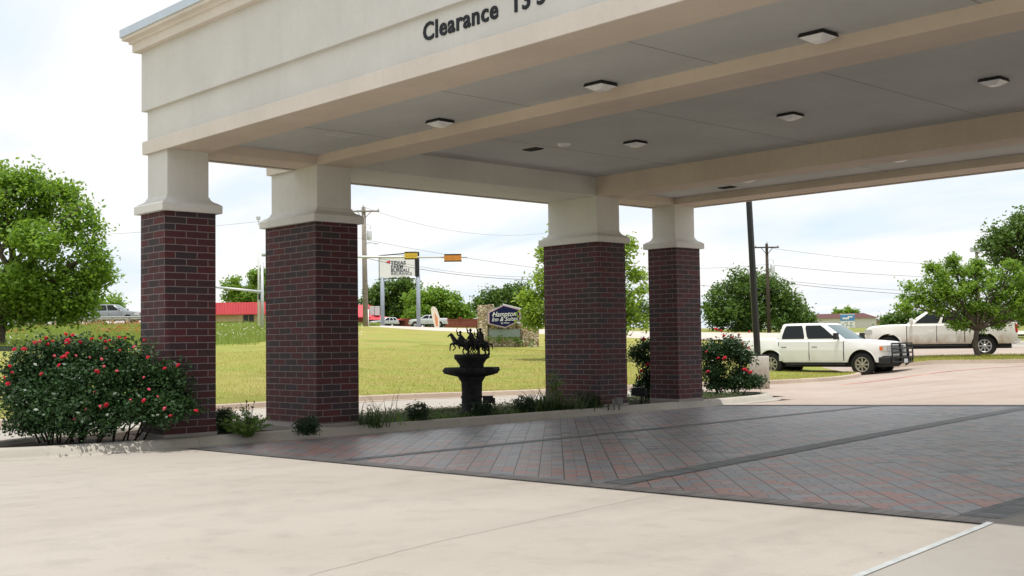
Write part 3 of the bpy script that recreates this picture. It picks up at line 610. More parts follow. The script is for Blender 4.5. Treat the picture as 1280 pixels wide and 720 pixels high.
# ------------------------------------------------------------------ plants in the island
def rosebush(name, base, blobs, label, nl, flowers, stems, fsz=.045, group=None, leaf=.055):
    t = thing(name, base, label, 'bush', group=group); bz = np.array(base)
    s = MB()
    for k in range(stems):
        c, r = blobs[k % len(blobs)]; a = Vector((random.uniform(-1, 1)*.35*r[0], random.uniform(-1, 1)*.35*r[1], 0)); a.x += (c[0]-bz[0])*.6; a.y += (c[1]-bz[1])*.6
        e = Vector(c)-Vector(base)+Vector((random.gauss(0, .5)*r[0], random.gauss(0, .5)*r[1], random.uniform(-.2, .7)*r[2])); s.tube(limb_pts(a, e, .06, 4), [.016, .013, .010, .007, .004], 5)
    s.build('stems', M_WOODT, t)
    tot = sum(r[0]*r[1]+r[1]*r[2]+r[0]*r[2] for c, r in blobs); pts = blob_points(blobs, nl/14/tot*3, .08, 14, .55)
    cl_ = .10+.12*rng.random(len(pts)) + (.28*np.clip((pts[:, 1]-bz[1]+.1)/.5, 0, 1)*(.6+.4*np.sin(pts[:, 1]*9)) if nl > 30000 else 0); pts = pts[pts[:, 2] > bz[2]+cl_]
    leaves('foliage', pts-bz, leaf, L_ROSE, t, aspect=.62, upb=.3)
    # blooms
    fm = []
    for mt in (M_RED, M_PINK):
        q = MB()
        for ring, (nr, rr, hh, tilt) in enumerate(((5, .55, .0, .35), (5, .42, .18, .8), (4, .22, .3, 1.2))):
            for k in range(nr):
                an = 2*math.pi*(k+ring*.5)/nr; Mx = Matrix.Rotation(an, 4, 'Z') @ Matrix.Translation((rr, 0, hh)) @ Matrix.Rotation(-tilt, 4, 'Y'); q.ell(Mx.translation, (.42, .36, .12), n=7, m=4, M=Mx.to_3x3())
        fm.append(q)
    protos = {}
    for px_, kind, sz in flowers:
        if kind not in protos: o = fm[kind].build('rose_bloom', (M_RED, M_PINK)[kind], t); protos[kind] = o
        else: o = protos[kind].copy(); COL.objects.link(o)
        o.parent = t; o.location = Vector(px_)-Vector(base); k = fsz*sz; o.scale = (k, k, k); o.rotation_euler = (random.uniform(-.7, .9), random.uniform(-.8, .8), random.uniform(0, 6))
    return t
base = Vector((-1.2, -.75, .1)); D0 = 16.5
BB = []
for px, py, r, dd in ((60, 488, 52, .2), (48, 510, 40, -.3), (115, 482, 52, 0), (100, 515, 48, -.35), (165, 500, 46, .1), (200, 490, 32, .2), (205, 512, 34, -.15), (150, 522, 34, -.3), (30, 480, 28, .3), (88, 462, 34, .2), (140, 462, 30, .3), (40, 530, 30, 0), (85, 452, 28, .2), (52, 456, 24, .1), (122, 450, 26, .2), (162, 460, 26, 0), (196, 470, 20, 0), (28, 462, 18, 0), (100, 440, 14, .1), (145, 445, 14, .1), (65, 442, 12, .1), (222, 478, 14, 0), (228, 505, 14, -.1), (14, 490, 18, 0), (82, 426, 9, .1), (44, 434, 9, .1), (28, 440, 8, 0), (20, 444, 7, 0), (60, 430, 8, 0), (100, 430, 8, 0), (118, 428, 8, 0), (134, 430, 8, 0), (150, 428, 8, 0), (168, 438, 9, 0), (182, 434, 7, 0), (183, 450, 9, 0), (206, 462, 8, 0), (223, 460, 8, 0), (240, 513, 9, 0), (10, 462, 8, 0), (8, 478, 9, 0)):
    rr = r*D0/FPX; BB.append((tuple(P3(px, py, D0+dd)), (rr, rr, rr*.85)))
fl_ = []
for px, py, k, s in ((85, 427, 0, 1.7), (44, 429, 0, 1.2), (30, 437, 0, 1.3), (18, 437, 0, 1), (82, 418, 0, 1), (91, 419, 0, .9), (58, 423, 0, 1), (60, 431, 0, 1.1), (100, 428, 0, 1), (115, 424, 0, 1), (126, 423, 0, .8), (132, 427, 0, .9), (137, 426, 0, .8), (149, 422, 0, .9), (157, 423, 0, .8), (142, 429, 0, .7), (168, 434, 1, 1),
                     (12, 458, 0, .9), (10, 480, 0, 1.1), (15, 466, 0, .8), (74, 457, 0, 1), (81, 446, 0, 1.1), (84, 442, 0, .9), (78, 447, 0, 1), (121, 465, 0, 1.4), (146, 464, 1, .8), (130, 458, 1, .6), (133, 435, 1, .8), (127, 449, 1, .7), (112, 447, 1, .6), (180, 501, 0, 1.1), (133, 507, 0, 1.3), (125, 509, 1, 1.1), (108, 512, 1, .8), (93, 524, 1, .7), (206, 461, 0, 1), (223, 457, 0, 1.1), (206, 511, 1, 1), (245, 514, 0, 1.1), (185, 447, 0, .9), (180, 426, 0, .8), (163, 500, 1, .6), (186, 487, 1, .8), (180, 472, 1, .7), (68, 445, 1, .7), (95, 445, 1, .7), (52, 468, 0, 1), (213, 520, 0, .8), (197, 496, 1, .6), (118, 490, 1, .6), (150, 438, 0, .6), (5, 472, 0, .8), (66, 427, 0, .8), (50, 427, 1, .8)):
    fl_.append((tuple(P3(px, py, D0-.62+random.uniform(-.05, .05) if py > 436 else D0-.1)), k, s))
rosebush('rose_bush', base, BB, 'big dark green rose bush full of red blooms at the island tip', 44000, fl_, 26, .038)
# long shoots on top
# rose bush right of the fourth column
def pxb(lst, d, f=.85): return [(tuple(P3(px, py, d+dd)), (r*d/FPX, r*d/FPX, r*d/FPX*f)) for px, py, r, dd in lst]
b4 = Vector(G3(905, 28.5)); b4.z = .1
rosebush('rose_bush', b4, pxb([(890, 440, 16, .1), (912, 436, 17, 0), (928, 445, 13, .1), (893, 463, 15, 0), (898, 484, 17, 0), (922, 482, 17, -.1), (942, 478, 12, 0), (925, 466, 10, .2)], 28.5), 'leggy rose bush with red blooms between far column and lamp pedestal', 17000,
         [(tuple(P3(x, y, 27.9)), 0, s) for x, y, s in ((895, 412, 1.3), (901, 414, 1.2), (905, 420, 1), (937, 415, .9), (906, 448, 1.5), (898, 448, 1), (931, 463, 1.9), (938, 466, 1.6), (885, 465, 1.2), (883, 440, .8), (915, 422, .8), (924, 418, .7), (936, 435, .8))], 14, .05, leaf=.06)
b5 = Vector(G3(808, 26)); b5.z = .1
rosebush('rose_bush', b5, pxb([(807, 430, 8, 0), (808, 450, 10, 0), (796, 441, 8, 0), (812, 470, 9, 0), (806, 482, 11, 0)], 26), 'thin upright rose stems with few red blooms on the left side of the far column', 4200,
         [(tuple(P3(x, y, 25.7)), 0, s) for x, y, s in ((805, 424, 1), (810, 456, 1.2), (802, 464, 1.2), (799, 473, .8))], 7, .05, leaf=.06)
def shrub(px, d, py, r, label, mat, n, leaf=.035, name='shrub', fz=.8, group=None):
    c = P3(px, py, d); t = thing(name, (c.x, c.y, .1), label, 'shrub', group=group); rr = r*d/FPX
    pts = blob_points([((0, 0, c.z-.1), (rr, rr, rr*fz)), ((0, 0, (c.z-.1)*.45), (rr*.95, rr*.95, max(.06, (c.z-.1)*.5)))], n/10/(rr*rr), .035, 10, .35); pts = pts[pts[:, 2] > 0]; leaves('foliage', pts, leaf, mat, t)
    s = MB()
    for k in range(6): s.tube(limb_pts((0, 0, 0), (random.uniform(-.5, .5)*rr, random.uniform(-.5, .5)*rr, c.z-.1), .05, 3), [.012, .009, .007, .004], 5)
    s.build('stems', M_WOODT, t); return t
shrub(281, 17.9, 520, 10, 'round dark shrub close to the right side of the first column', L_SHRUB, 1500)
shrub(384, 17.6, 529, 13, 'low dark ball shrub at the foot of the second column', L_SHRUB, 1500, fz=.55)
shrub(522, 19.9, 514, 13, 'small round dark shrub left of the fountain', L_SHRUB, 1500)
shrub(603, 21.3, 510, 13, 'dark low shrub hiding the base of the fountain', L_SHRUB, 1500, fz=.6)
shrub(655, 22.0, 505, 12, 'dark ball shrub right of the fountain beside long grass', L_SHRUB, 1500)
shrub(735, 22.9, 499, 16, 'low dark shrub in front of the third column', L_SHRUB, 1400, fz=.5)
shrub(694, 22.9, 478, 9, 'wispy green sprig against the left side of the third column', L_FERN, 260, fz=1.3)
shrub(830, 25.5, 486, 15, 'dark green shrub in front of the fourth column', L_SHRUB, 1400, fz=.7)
shrub(829, 25.3, 462, 5, 'pale upright sprig in front of the fourth column', L_FERN, 160, .04, fz=1.6)
def fern(px, d, label, n=26, L=.55, mat=L_FERN, spread=1., name='fern'):
    g = G3(px, d); g.z = .1; t = thing(name, g, label, 'fern'); C = []
    for k in range(n):
        a = random.uniform(0, 6.28); l = L*random.uniform(.6, 1.1); e = random.uniform(.5, 1.2)
        for s in np.linspace(.1, 1, 14):
            r = l*s*math.cos(e)*spread; z = l*(s*math.sin(e)*1.15 - .35*s*s)
            for q in range(4): C.append((r*math.cos(a)+random.gauss(0, .022), r*math.sin(a)+random.gauss(0, .022), z+random.gauss(0, .012)))
    leaves('fronds', C, .05, mat, t, aspect=.4); return t
fn = fern(310, 17.3, 'bright green fern between the first two columns', 46, .6)
s = MB()
for k in range(7):
    a = random.uniform(-.16, .16); hh = .42+random.uniform(0, .12); s.tube([(a*.4, 0, .2), (a, .02, hh)], [.004, .0025], 4); s.ell((a, .02, hh), (.011, .011, .018))
s.build('seed_stalks', M_WOODT, fn)
def blades(px, d, label, n, L, w=.014, mat=L_GRASS, up_=1.25, name='grass_clump', spread=.12):
    g = G3(px, d); g.z = .1; t = thing(name, g, label, 'grass clump'); V = []; F = []
    for k in range(n):
        a = random.uniform(0, 6.28); l = L*random.uniform(.5, 1.1); e = random.uniform(.7, up_+.25); dx_, dy_ = math.cos(a), math.sin(a); sx, sy = -dy_, dx_
        ox, oy = random.gauss(0, spread), random.gauss(0, spread); o = len(V); m_ = 7
        for i in range(m_):
            s_ = i/(m_-1); r = l*(s_*math.cos(e)+.35*s_*s_); z = l*(s_*math.sin(e)-.5*s_**2.4*(1.4-e*.5)); ww = w*(1-s_*.95)
            V += [(ox+dx_*r+sx*ww, oy+dy_*r+sy*ww, z), (ox+dx_*r-sx*ww, oy+dy_*r-sy*ww, z)]
            if i: F.append((o+2*i-2, o+2*i-1, o+2*i+1, o+2*i))
    fastmesh('blades', V, F, mat, t); return t
blades(463, 19.0, 'arching dark grass clump at the right side of the second column', 90, .62)
blades(478, 19.4, 'tall thin arching grass stalks right of the second column', 26, 1.0, .007)
blades(551, 20.7, 'short green grass tuft left of the fountain base', 60, .3, mat=L_FERN, w=.007)
blades(570, 21, 'small pale grass tuft touching the fountain pedestal', 50, .26, mat=L_FERN, w=.007)
blades(628, 22, 'short green grass tuft right of the fountain', 80, .28, mat=L_FERN, w=.007, spread=.2)
blades(672, 22.6, 'spiky long-leaved clump left of the third column', 150, .75, .014)
blades(690, 22.5, 'spiky dark clump overlapping the third column corner', 120, .65, .014)
blades(712, 22.6, 'trailing long-leaved clump at the foot of the third column', 100, .6, .013)
blades(742, 23.0, 'drooping grass clump at the right half of the third column', 70, .5, .012)
blades(868, 27.0, 'small yellow green tuft at the foot of the fourth column', 50, .2, mat=L_WILD, w=.008)
blades(498, 19.7, 'low sprawling grass clump between the second column and the round shrub', 70, .4, mat=L_FERN, w=.008, spread=.2)
blades(643, 21.9, 'short fresh green tuft beside the dark ball shrub', 70, .26, mat=L_FERN, w=.007, spread=.18)
blades(850, 26.4, 'low green tuft at the right corner of the fourth column', 60, .3, mat=L_GRASS, w=.01, spread=.2)
# low ground cover in the island
C = []; 
for k in range(15000):
    y = random.uniform(3.6, 15.5); x = random.uniform(-2.6, -.22)
    if mnoise.noise(Vector((x*1.3, y*1.1, 0))) > -.12: C.append((x, y, .11+abs(random.gauss(0, .055))))
tag(leaves('ground_cover', C, .045, L_GRASS, aspect=.45, upb=.1), kind='stuff')

# ------------------------------------------------------------------ vehicles
def arc(cx, cz, r, a0, a1, n=12): return [(cx+r*math.cos(R(a0+(a1-a0)*i/n)), cz+r*math.sin(R(a0+(a1-a0)*i/n))) for i in range(n+1)]
def sharpen(o, ang=38):
    b = bmesh.new(); b.from_mesh(o.data); bmesh.ops.remove_doubles(b, verts=b.verts, dist=1e-5); bmesh.ops.recalc_face_normals(b, faces=b.faces)
    for f in b.faces: f.smooth = True
    for e in b.edges:
        if len(e.link_faces) != 2 or e.calc_face_angle(0) > R(ang): e.smooth = False
    b.to_mesh(o.data); b.free(); return o
def lerpk(x, pts):
    if x <= pts[0][0]: return pts[0][1]
    for (a, u), (b, v) in zip(pts, pts[1:]):
        if x <= b:
            t = (x-a)/(b-a); return u+(v-u)*t
    return pts[-1][1]
def vehicle(name, label, cat, loc, heading, paint, L=5.9, Wd_=2.0, H=1.93, kind='pickup', wr=.40, foh=.95, roh=1.25, belt=1.30, hood=1.18, detail=True, guard=False, rim=None, black_bumper=False, group=None, glass=None, sill=.48, cabl=2.75, wxo=.5, canopy_bed=False, bedcover=False):
    t = thing(name, loc, label, cat, heading, group); rim = rim or M_ALLOYS; glass = glass or M_GLASS
    w = Wd_/2; xf, xr = L/2, -L/2; xa, xb = xf-foh, xr+roh; ar = wr+.10
    wx = xa-wxo if kind != 'car' else xa-.55; kx = wx-cabl
    top = [(xr, belt+(.05 if kind == 'pickup' else -.06)), (xr+.05, belt+(.07 if kind == 'pickup' else .0)), (kx-.02, belt+.07 if kind == 'pickup' else belt), (kx, belt), (wx-.1, belt), (wx+.06, belt-.005), (xa, hood+.085), (xf-.45, hood+.04), (xf-.2, hood-.0), (xf-.07, hood-.07), (xf, hood-.2)]
    xs = sorted(set([xr, xr+.03, xr+.08, xr+.2, kx-.02, kx, wx+.06, xf-.45, xf-.3, xf-.2, xf-.12, xf-.07, xf-.03, xf]+list(np.linspace(xr+.35, xf-.6, 26))+[c+ar*math.cos(R(a)) for c in (xa, xb) for a in range(2, 180, 11)]))
    def zbot(x):
        z = sill if xr+.1 < x < xf-.15 else sill+.1
        for c in (xa, xb):
            if abs(x-c) < ar: z = max(z, wr+.03+math.sqrt(ar*ar-(x-c)**2))
        return z
    B_ = MB(); rows = []
    for x in xs:
        nose = .20*max(0, (x-(xf-.55))/.55)**2.2+.05*max(0, ((xr+.25)-x)/.25)**2; W_ = w-nose; zt = lerpk(x, top); zb_ = min(zbot(x), zt-.16); fl = .03*max(0, 1-min(abs(x-xa), abs(x-xb))/(ar+.12))
        def Y(z): return W_+fl*(1 if z < 1.05 else max(0, 1-(z-1.05)*6))-.018*max(0, (.75-z)/.3)-.02*max(0, (z-.98)/.3)
        zs = [zb_, max(zb_+.02, .72), max(zb_+.04, .90), max(zb_+.06, .985), max(zb_+.08, 1.03), zt-.075]; zs = [min(z, zt-.07-.002*(5-i)) for i, z in enumerate(zs)]
        row = [(x, Y(z), z) for z in zs]+[(x, Y(zt)-.012, zt-.035), (x, Y(zt)-.045, zt-.008), (x, Y(zt)-.12, zt+.002), (x, W_*.55, zt+.012), (x, 0, zt+.018)]
        rows.append(row+[(a, -b_, c) for a, b_, c in row[:-1][::-1]])
    m_ = len(rows[0]); B_.add([v for r_ in rows for v in r_], [(i*m_+k, i*m_+k+1, (i+1)*m_+k+1, (i+1)*m_+k) for i in range(len(rows)-1) for k in range(m_-1)]+[tuple(range(m_)), tuple((len(rows)-1)*m_+k for k in reversed(range(m_)))])
    sharpen(B_.build('body', paint, t), 32)
    def yoff(z): return -.02*max(0, (z-.98)/.3)-.018*max(0, (.75-z)/.3)
    back = kx if kind == 'pickup' else (xr+.10 if kind != 'car' else xr+.75)
    zb = belt-.03; Hc = H-zb; wb, wt = w-.05, w-.235; rb_, rf_ = .16 if kind == 'pickup' else .38, .98
    def hw(k): return wb+(wt-wb)*(k*.75+.25*k*k)
    def xat(k, front): return wx-rf_*(k*.93+.07*k*k) if front else back+rb_*(k*.6+.4*k*k)
    def bulge(y, k, front): q = (y/hw(k))**2; return (.13*(1-k*.4) if front else -.05)*(1-q)
    def ring(k, ins=0., z=None):
        W_ = hw(k)-ins; xF, xB = xat(k, True)-ins-.10, xat(k, False)+ins+.04; pts = []; c = .10; zz = zb+Hc*k if z is None else z
        for yy in np.linspace(-W_+c, W_-c, 9): pts.append((xF+bulge(yy, k, True)+.0, yy, zz))
        for a in (30, 60): pts.append((xF-c+c*math.cos(R(a)), W_-c+c*math.sin(R(a)), zz))
        for xx in np.linspace(xF-c, xB+c, 9): pts.append((xx, W_, zz))
        for a in (120, 150): pts.append((xB+c+c*math.cos(R(a)), W_-c+c*math.sin(R(a)), zz))
        for yy in np.linspace(W_-c, -W_+c, 9): pts.append((xB+bulge(yy, k, False), yy, zz))
        for a in (210, 240): pts.append((xB+c+c*math.cos(R(a)), -W_+c+c*math.sin(R(a)), zz))
        for xx in np.linspace(xB+c, xF-c, 9): pts.append((xx, -W_, zz))
        for a in (300, 330): pts.append((xF-c+c*math.cos(R(a)), -W_+c+c*math.sin(R(a)), zz))
        return pts
    g = MB(); rg = [ring(k) for k in (0, .25, .5, .75, .9)]+[ring(.95, .012, zb+Hc*.945), ring(.97, .05, zb+Hc*.972), ring(1, .13, zb+Hc*.988), ring(1, .32, zb+Hc*1.0)]
    m_ = len(rg[0]); g.add([v for r_ in rg for v in r_], [(i*m_+k, i*m_+(k+1) % m_, (i+1)*m_+(k+1) % m_, (i+1)*m_+k) for i in range(len(rg)-1) for k in range(m_)]+[tuple((len(rg)-1)*m_+k for k in range(m_))]); sharpen(g.build('cab', paint, t), 30)
    def win(q0, q1, s, nm='window', k0=.10, k1=.86, r0=0., r1=0.):      # q: positions along the side at the sill and at the top
        a = MB(); V_ = []; ks = np.linspace(k0, k1, 6)
        for k in ks:
            f = (k-k0)/(k1-k0); e = .03*(max(0, (abs(f-.5)-.32)/.18)**2)
            xa_, xb2 = q0[0]*(1-f)+q0[1]*f+e+r0*f*f, q1[0]*(1-f)+q1[1]*f-e-r1*f*f
            for u in (0, .33, .67, 1): V_.append((xa_+(xb2-xa_)*u, s*(hw(k)+.005), zb+Hc*k))
        n_ = len(V_); V_ += [(x, y-s*.02, z) for x, y, z in V_]
        F_ = [(i*4+j, (i+1)*4+j, (i+1)*4+j+1, i*4+j+1) for i in range(5) for j in range(3)]; bd = [0, 1, 2, 3, 7, 11, 15, 19, 23, 22, 21, 20, 16, 12, 8, 4]
        F_ += [(bd[i], bd[(i+1) % 16], bd[(i+1) % 16]+n_, bd[i]+n_) for i in range(16)]; a.add(V_, F_); return sharpen(a.build(nm, glass, t))
    nwin = 2 if kind == 'pickup' else 3; f0, f1 = xat(.10, False)+.20, xat(.10, True)-.34; t0, t1 = xat(.86, False)+.22, xat(.86, True)-.26
    cuts = [0, .46, 1] if nwin == 2 else [0, .27, .6, 1]
    for s in (-1, 1):
        for i in range(nwin):
            a_, b2 = cuts[i], cuts[i+1]; g0 = .055 if i else 0; g1 = .055 if i < nwin-1 else 0
            win((f0+(f1-f0)*a_+g0, t0+(t1-t0)*(a_*1.12 if i else 0)+g0), (f0+(f1-f0)*b2-g1, t0+(t1-t0)*(min(1, b2*1.12) if i < nwin-1 else 1)-g1), s)
    # windscreen and rear glass
    for fr, nm, o in ((True, 'windscreen', .006), (False, 'rear_window', -.006)):
        a = MB(); V_ = []
        for k in np.linspace(.07, .88, 6):
            for y in np.linspace(-1, 1, 9): yy = y*(hw(k)-.13); V_.append((xat(k, fr)+(-.10 if fr else .04)+bulge(yy, k, fr)+o, yy, zb+Hc*k+.003))
        a.add(V_, [(i*9+j, (i+1)*9+j, (i+1)*9+j+1, i*9+j+1) for i in range(5) for j in range(8)], 0, True); a.build(nm, M_GLASSB if fr else M_GLASS, t)
    # wheels
    for x, nm in ((xa, 0), (xb, 1)):
        for s in (-1, 1):
            wl = MB(); y = s*(w-.15); wl.lathe([(wr*.55, -.12), (wr*.9, -.13), (wr, -.09), (wr*1.005, 0), (wr, .09), (wr*.9, .13), (wr*.6, .125), (wr*.58, .05)], 28, 'y'); tw = wl.build('wheel', M_RUB, t); tw.location = (x, y, wr)
            rm = MB(); rr = wr*.62; rm.lathe([(rr, s*.11), (rr*1.02, s*.128), (rr*.9, s*.12), (rr*.86, s*.05), (0, s*.04)], 24, 'y', mi=0)
            if detail:
                for k in range(8): a = 2*math.pi*k/8; rm.box(rr*.18, rr*.92, -.028, .028, -.015, .015, 0, M=Matrix.Translation((0, s*.10, 0)) @ Matrix.Rotation(a, 4, 'Y') @ Matrix.Rotation(R(90), 4, 'X'))
                rm.lathe([(rr*.25, s*.09), (rr*.24, s*.125), (0, s*.13)], 14, 'y')
                rm.lathe([(rr*.86, s*.062), (0, s*.06)], 24, 'y', mi=1)
            rm.build('rim', [rim, M_BLACKP], tw)
    # dark underside and wheel housings
    u = MB(); u.box(xr+.25, xf-.25, -w+.28, w-.28, .34, sill+.25)
    for x in (xa, xb): u.box(x-ar*.96, x+ar*.96, -w+.3, w-.3, .4, wr+ar*.95)
    u.build('chassis', M_BLACKP, t)
    # bumpers, lamps, grille
    fb = MB(); fb.prism([(xf-.3, sill-.04), (xf+.06, sill-.0), (xf+.10, sill+.12), (xf+.08, sill+.24), (xf-.25, sill+.24)], -w+.06, w-.06); fb.build('front_bumper', M_BLACKP if black_bumper else (paint if kind != 'pickup' else M_WHITEP if guard is None else M_CHR), t, .04)
    rb = MB(); rb.prism([(xr-.10, sill+.02), (xr+.18, sill-.02), (xr+.18, sill+.20), (xr-.10, sill+.20)], -w+.05, w-.05); rb.build('rear_bumper', M_CHR if kind == 'pickup' else paint, t, .03)
    gr = MB(); gr.box(xf-.06, xf+.012, -.5, .5, hood-.36, hood-.09); gr.build('grille', M_BLACKP, t, .01)
    if detail:
        gs = MB()
        for k in range(4): z = hood-.33+k*.07; gs.box(xf, xf+.022, -.5, .5, z, z+.022)
        gs.build('grille_bar', M_CHR if not black_bumper else M_GALV, t)
    for s in (-1, 1):
        h = MB(); y0, y1 = s*.52, s*(w-.13); h.prism([(xf-.02, hood-.34), (xf+.018, hood-.33), (xf+.01, hood-.10), (xf-.05, hood-.09)], min(y0, y1), max(y0, y1)); hl = h.build('headlight', M_LAMPC, t, .008)
        h2 = MB(); ya, yb_ = s*(w-.14), s*(w-.035); h2.prism([(xf-.34, hood-.31), (xf-.03, hood-.33), (xf-.05, hood-.10), (xf-.30, hood-.12)], min(ya, yb_), max(ya, yb_)); h2.build('corner_lens', M_LAMPC, hl, .01)
        if detail and guard: a = MB(); a.box(xf-.29, xf-.17, min(s*(w-.05), s*(w-.028)), max(s*(w-.05), s*(w-.028)), hood-.29, hood-.15); a.build('indicator', M_AMB, hl, .006)
        tl_ = MB(); tl_.box(xr-.015, xr+.09, min(s*(w-.21), s*(w-.03)), max(s*(w-.21), s*(w-.03)), belt-.42, belt-.06); tl_.build('tail_light', M_TAIL, t, .015)
        # doors: a proud panel over a dark seam
        dx0, dx1 = (kx+.02 if kind == 'pickup' else back+.75), wx-.02; xm = dx0+(dx1-dx0)*.48; xs = [dx0+(.1 if kind == 'pickup' else 0), xm, dx1-.1]
        for i in range(2):
            d = MB(); c0, c1 = xs[i]+.012, xs[i+1]-.012
            def yy(z, o): return s*(w+yoff(z)+o)
            zs_ = [sill+.05, .98, belt-.07]; P_ = []
            for z in zs_:
                for x in (c0, c1): P_.append((x, yy(z, .012), z))
            Q_ = [(x, y-s*.03, z) for x, y, z in P_]
            d.add(P_+Q_, [(0, 1, 3, 2), (2, 3, 5, 4), (8, 9, 7, 6), (10, 11, 9, 8), (0, 6, 7, 1), (1, 7, 9, 3), (3, 9, 11, 5), (5, 11, 10, 4), (4, 10, 8, 2), (2, 8, 6, 0)]); do = d.build('door', paint, t, .006, 2)
            if detail:
                hd = MB(); hx = c0+.12; hd.tube([(hx, yy(1.1, .02), 1.1), (hx+.03, yy(1.1, .055), 1.105), (hx+.17, yy(1.1, .055), 1.105), (hx+.2, yy(1.1, .02), 1.1)], .014, 6); hd.build('handle', M_BLACKP if guard else paint, do)
        se = MB(); hw_ = .017
        for x in xs:
            zz_ = [sill+.06, .75, .95, .99, 1.05, belt-.07]; vs_ = []
            for z in zz_: vs_ += [(x-hw_, s*(w+yoff(z)+.008), z), (x+hw_, s*(w+yoff(z)+.008), z)]
            n_ = len(vs_); vs_ += [(a, b2-s*.05, c) for a, b2, c in vs_]
            se.add(vs_, [(2*i, 2*i+1, 2*i+3, 2*i+2) for i in range(5)]+[(2*i+n_, 2*i+2+n_, 2*i+3+n_, 2*i+1+n_) for i in range(5)]+[(2*i, 2*i+2, 2*i+2+n_, 2*i+n_) for i in range(5)]+[(2*i+1, 2*i+1+n_, 2*i+3+n_, 2*i+3) for i in range(5)])
        se.box(xs[0], xs[-1], min(s*(w-.03), s*(w-.012)), max(s*(w-.03), s*(w-.012)), sill+.03, sill+.06)
        se.build('door_seam', M_BLACKP, t)
        if detail:
            mr = MB(); mx_ = wx-.34; mr.box(mx_-.07, mx_+.08, min(s*(w+.03), s*(w+.27)), max(s*(w+.03), s*(w+.27)), belt+.0, belt+.25); mr.box(mx_-.02, mx_+.05, min(s*(w-.1), s*(w+.05)), max(s*(w-.1), s*(w+.05)), belt+.03, belt+.1); mr.build('mirror', M_BLACKP if guard else paint, t, .03)
            rbx = MB(); rbx.box(xb+ar+.12, xa-ar-.1, min(s*(w-.16), s*(w+.03)), max(s*(w-.16), s*(w+.03)), sill-.10, sill-.05); rbx.build('running_board', M_BLACKP, t, .015)
            # wheel-arch lips
            for x in (xa, xb): lp_ = MB(); lp_.tube([(px_, s*(w+.004), pz_) for px_, pz_ in arc(x, wr+.02, ar+.012, 172, 8, 16)], .02, 6); lp_.build('wheel_arch_lip', paint, t)
    if kind == 'pickup':
        bd = MB(); bd.box(xr+.08, kx-.06, -w+.13, w-.13, belt-.2, belt+.052, 0); bd.build('bed_cover' if bedcover else 'bed_liner', M_BLACKP, t, .01)
        if canopy_bed:
            cb2 = MB(); cb2.prism([(xr+.04, belt+.04), (kx-.04, belt+.04), (kx-.03, H-.05), (xr+.25, H-.08)], -w+.12, w-.12); cb2.build('bed_canopy', paint, t, .05)
            for s in (-1, 1): cw = MB(); cw.box(xr+.45, kx-.2, min(s*(w-.13), s*(w-.112)), max(s*(w-.13), s*(w-.112)), belt+.15, H-.18); cw.build('canopy_window', M_GLASS, t, .004)
        mz = .5*(sill+belt)
    if guard:
        q = MB(); z0, z1 = .50, hood-.02
        for s in (-1, 1):
            q.prism([(xf+.14, z0-.12), (xf+.26, z0-.05), (xf+.30, z0+.3), (xf+.24, z1+.02), (xf+.17, z1+.02), (xf+.2, z0+.3)], min(s*.30, s*.345), max(s*.30, s*.345))
        for z in np.linspace(z0+.03, z1-.02, 5): q.tube([(xf+.16, -w+.06, z), (xf+.24, -w+.25, z), (xf+.26, 0, z), (xf+.24, w-.25, z), (xf+.16, w-.06, z)], .03, 8)
        for s in (-1, 1): q.tube([(xf+.15, s*(w-.06), z0-.02), (xf+.18, s*(w-.05), z0+.3), (xf+.15, s*(w-.06), z1)], .03, 8)
        q.build('grille_guard', M_BLACKM, t)
        q = MB(); q.box(xf-.35, xf+.12, -w+.02, w-.02, sill-.06, sill+.20); q.build('bumper_skirt', M_BLACKP, t, .04)
        pl_ = MB(); pl_.box(xf+.29, xf+.30, -.16, .16, sill-.03, sill+.12); pl_.build('number_plate', M_GALV, t)
    return t
def hdg(deg_toward):      # heading: 0 = straight to the picture's right, positive turns towards the camera
    a = R(deg_toward); v = Rh*math.cos(a) - Fh*math.sin(a); return math.atan2(v[1], v[0])
g = G3(1028, 44.8); vehicle('pickup_truck', 'white crew cab pickup with black grille guard on the concrete behind the grass strip', 'pickup truck', g, hdg(41), P_GMC, L=6.0, H=2.02, belt=1.38, hood=1.25, wr=.44, wxo=.58, cabl=2.92, guard=True, rim=M_ALLOY, black_bumper=True, bedcover=True, foh=.98, roh=1.28, sill=.52)
g = G3(1176, 51.2); vehicle('pickup_truck', 'mud splashed white crew cab pickup parked behind the small parking lot tree', 'pickup truck', g, hdg(180+24), P_RAM, L=6.25, H=2.06, wr=.45, belt=1.43, hood=1.34, rim=M_ALLOYS, foh=1.0, roh=1.3, sill=.55, wxo=.66, cabl=2.62)
g = G3(139, 114); vehicle('pickup_truck', 'grey pickup on the highway at left beside the tree', 'pickup truck', g, hdg(3), P_GREY, L=6.0, H=1.95, canopy_bed=True)
g = G3(97, 117); vehicle('parked_suv', 'blue grey car on the highway behind the grey pickup', 'car', g, hdg(4), P_BLUE, L=4.7, kind='suv', H=1.6, belt=1.0, hood=.95, wr=.34, detail=False, cabl=2.5)
g = G3(60, 113); vehicle('parked_suv', 'white car with red tail light seen through the left tree', 'car', g, hdg(5), P_WHT, L=4.8, kind='suv', H=1.65, belt=1.05, hood=.98, wr=.35, detail=False, cabl=2.5)
g = G3(6, 114); vehicle('parked_suv', 'white car at the far left edge under the tree', 'car', g, hdg(5), P_WHT, L=4.8, kind='suv', H=1.6, belt=1.02, hood=.96, wr=.35, detail=False, cabl=2.5)
g = G3(536, 178); vehicle('pickup_truck', 'distant white pickup behind the feather banner', 'pickup truck', g, hdg(180), P_SILV, L=5.9, H=1.9)
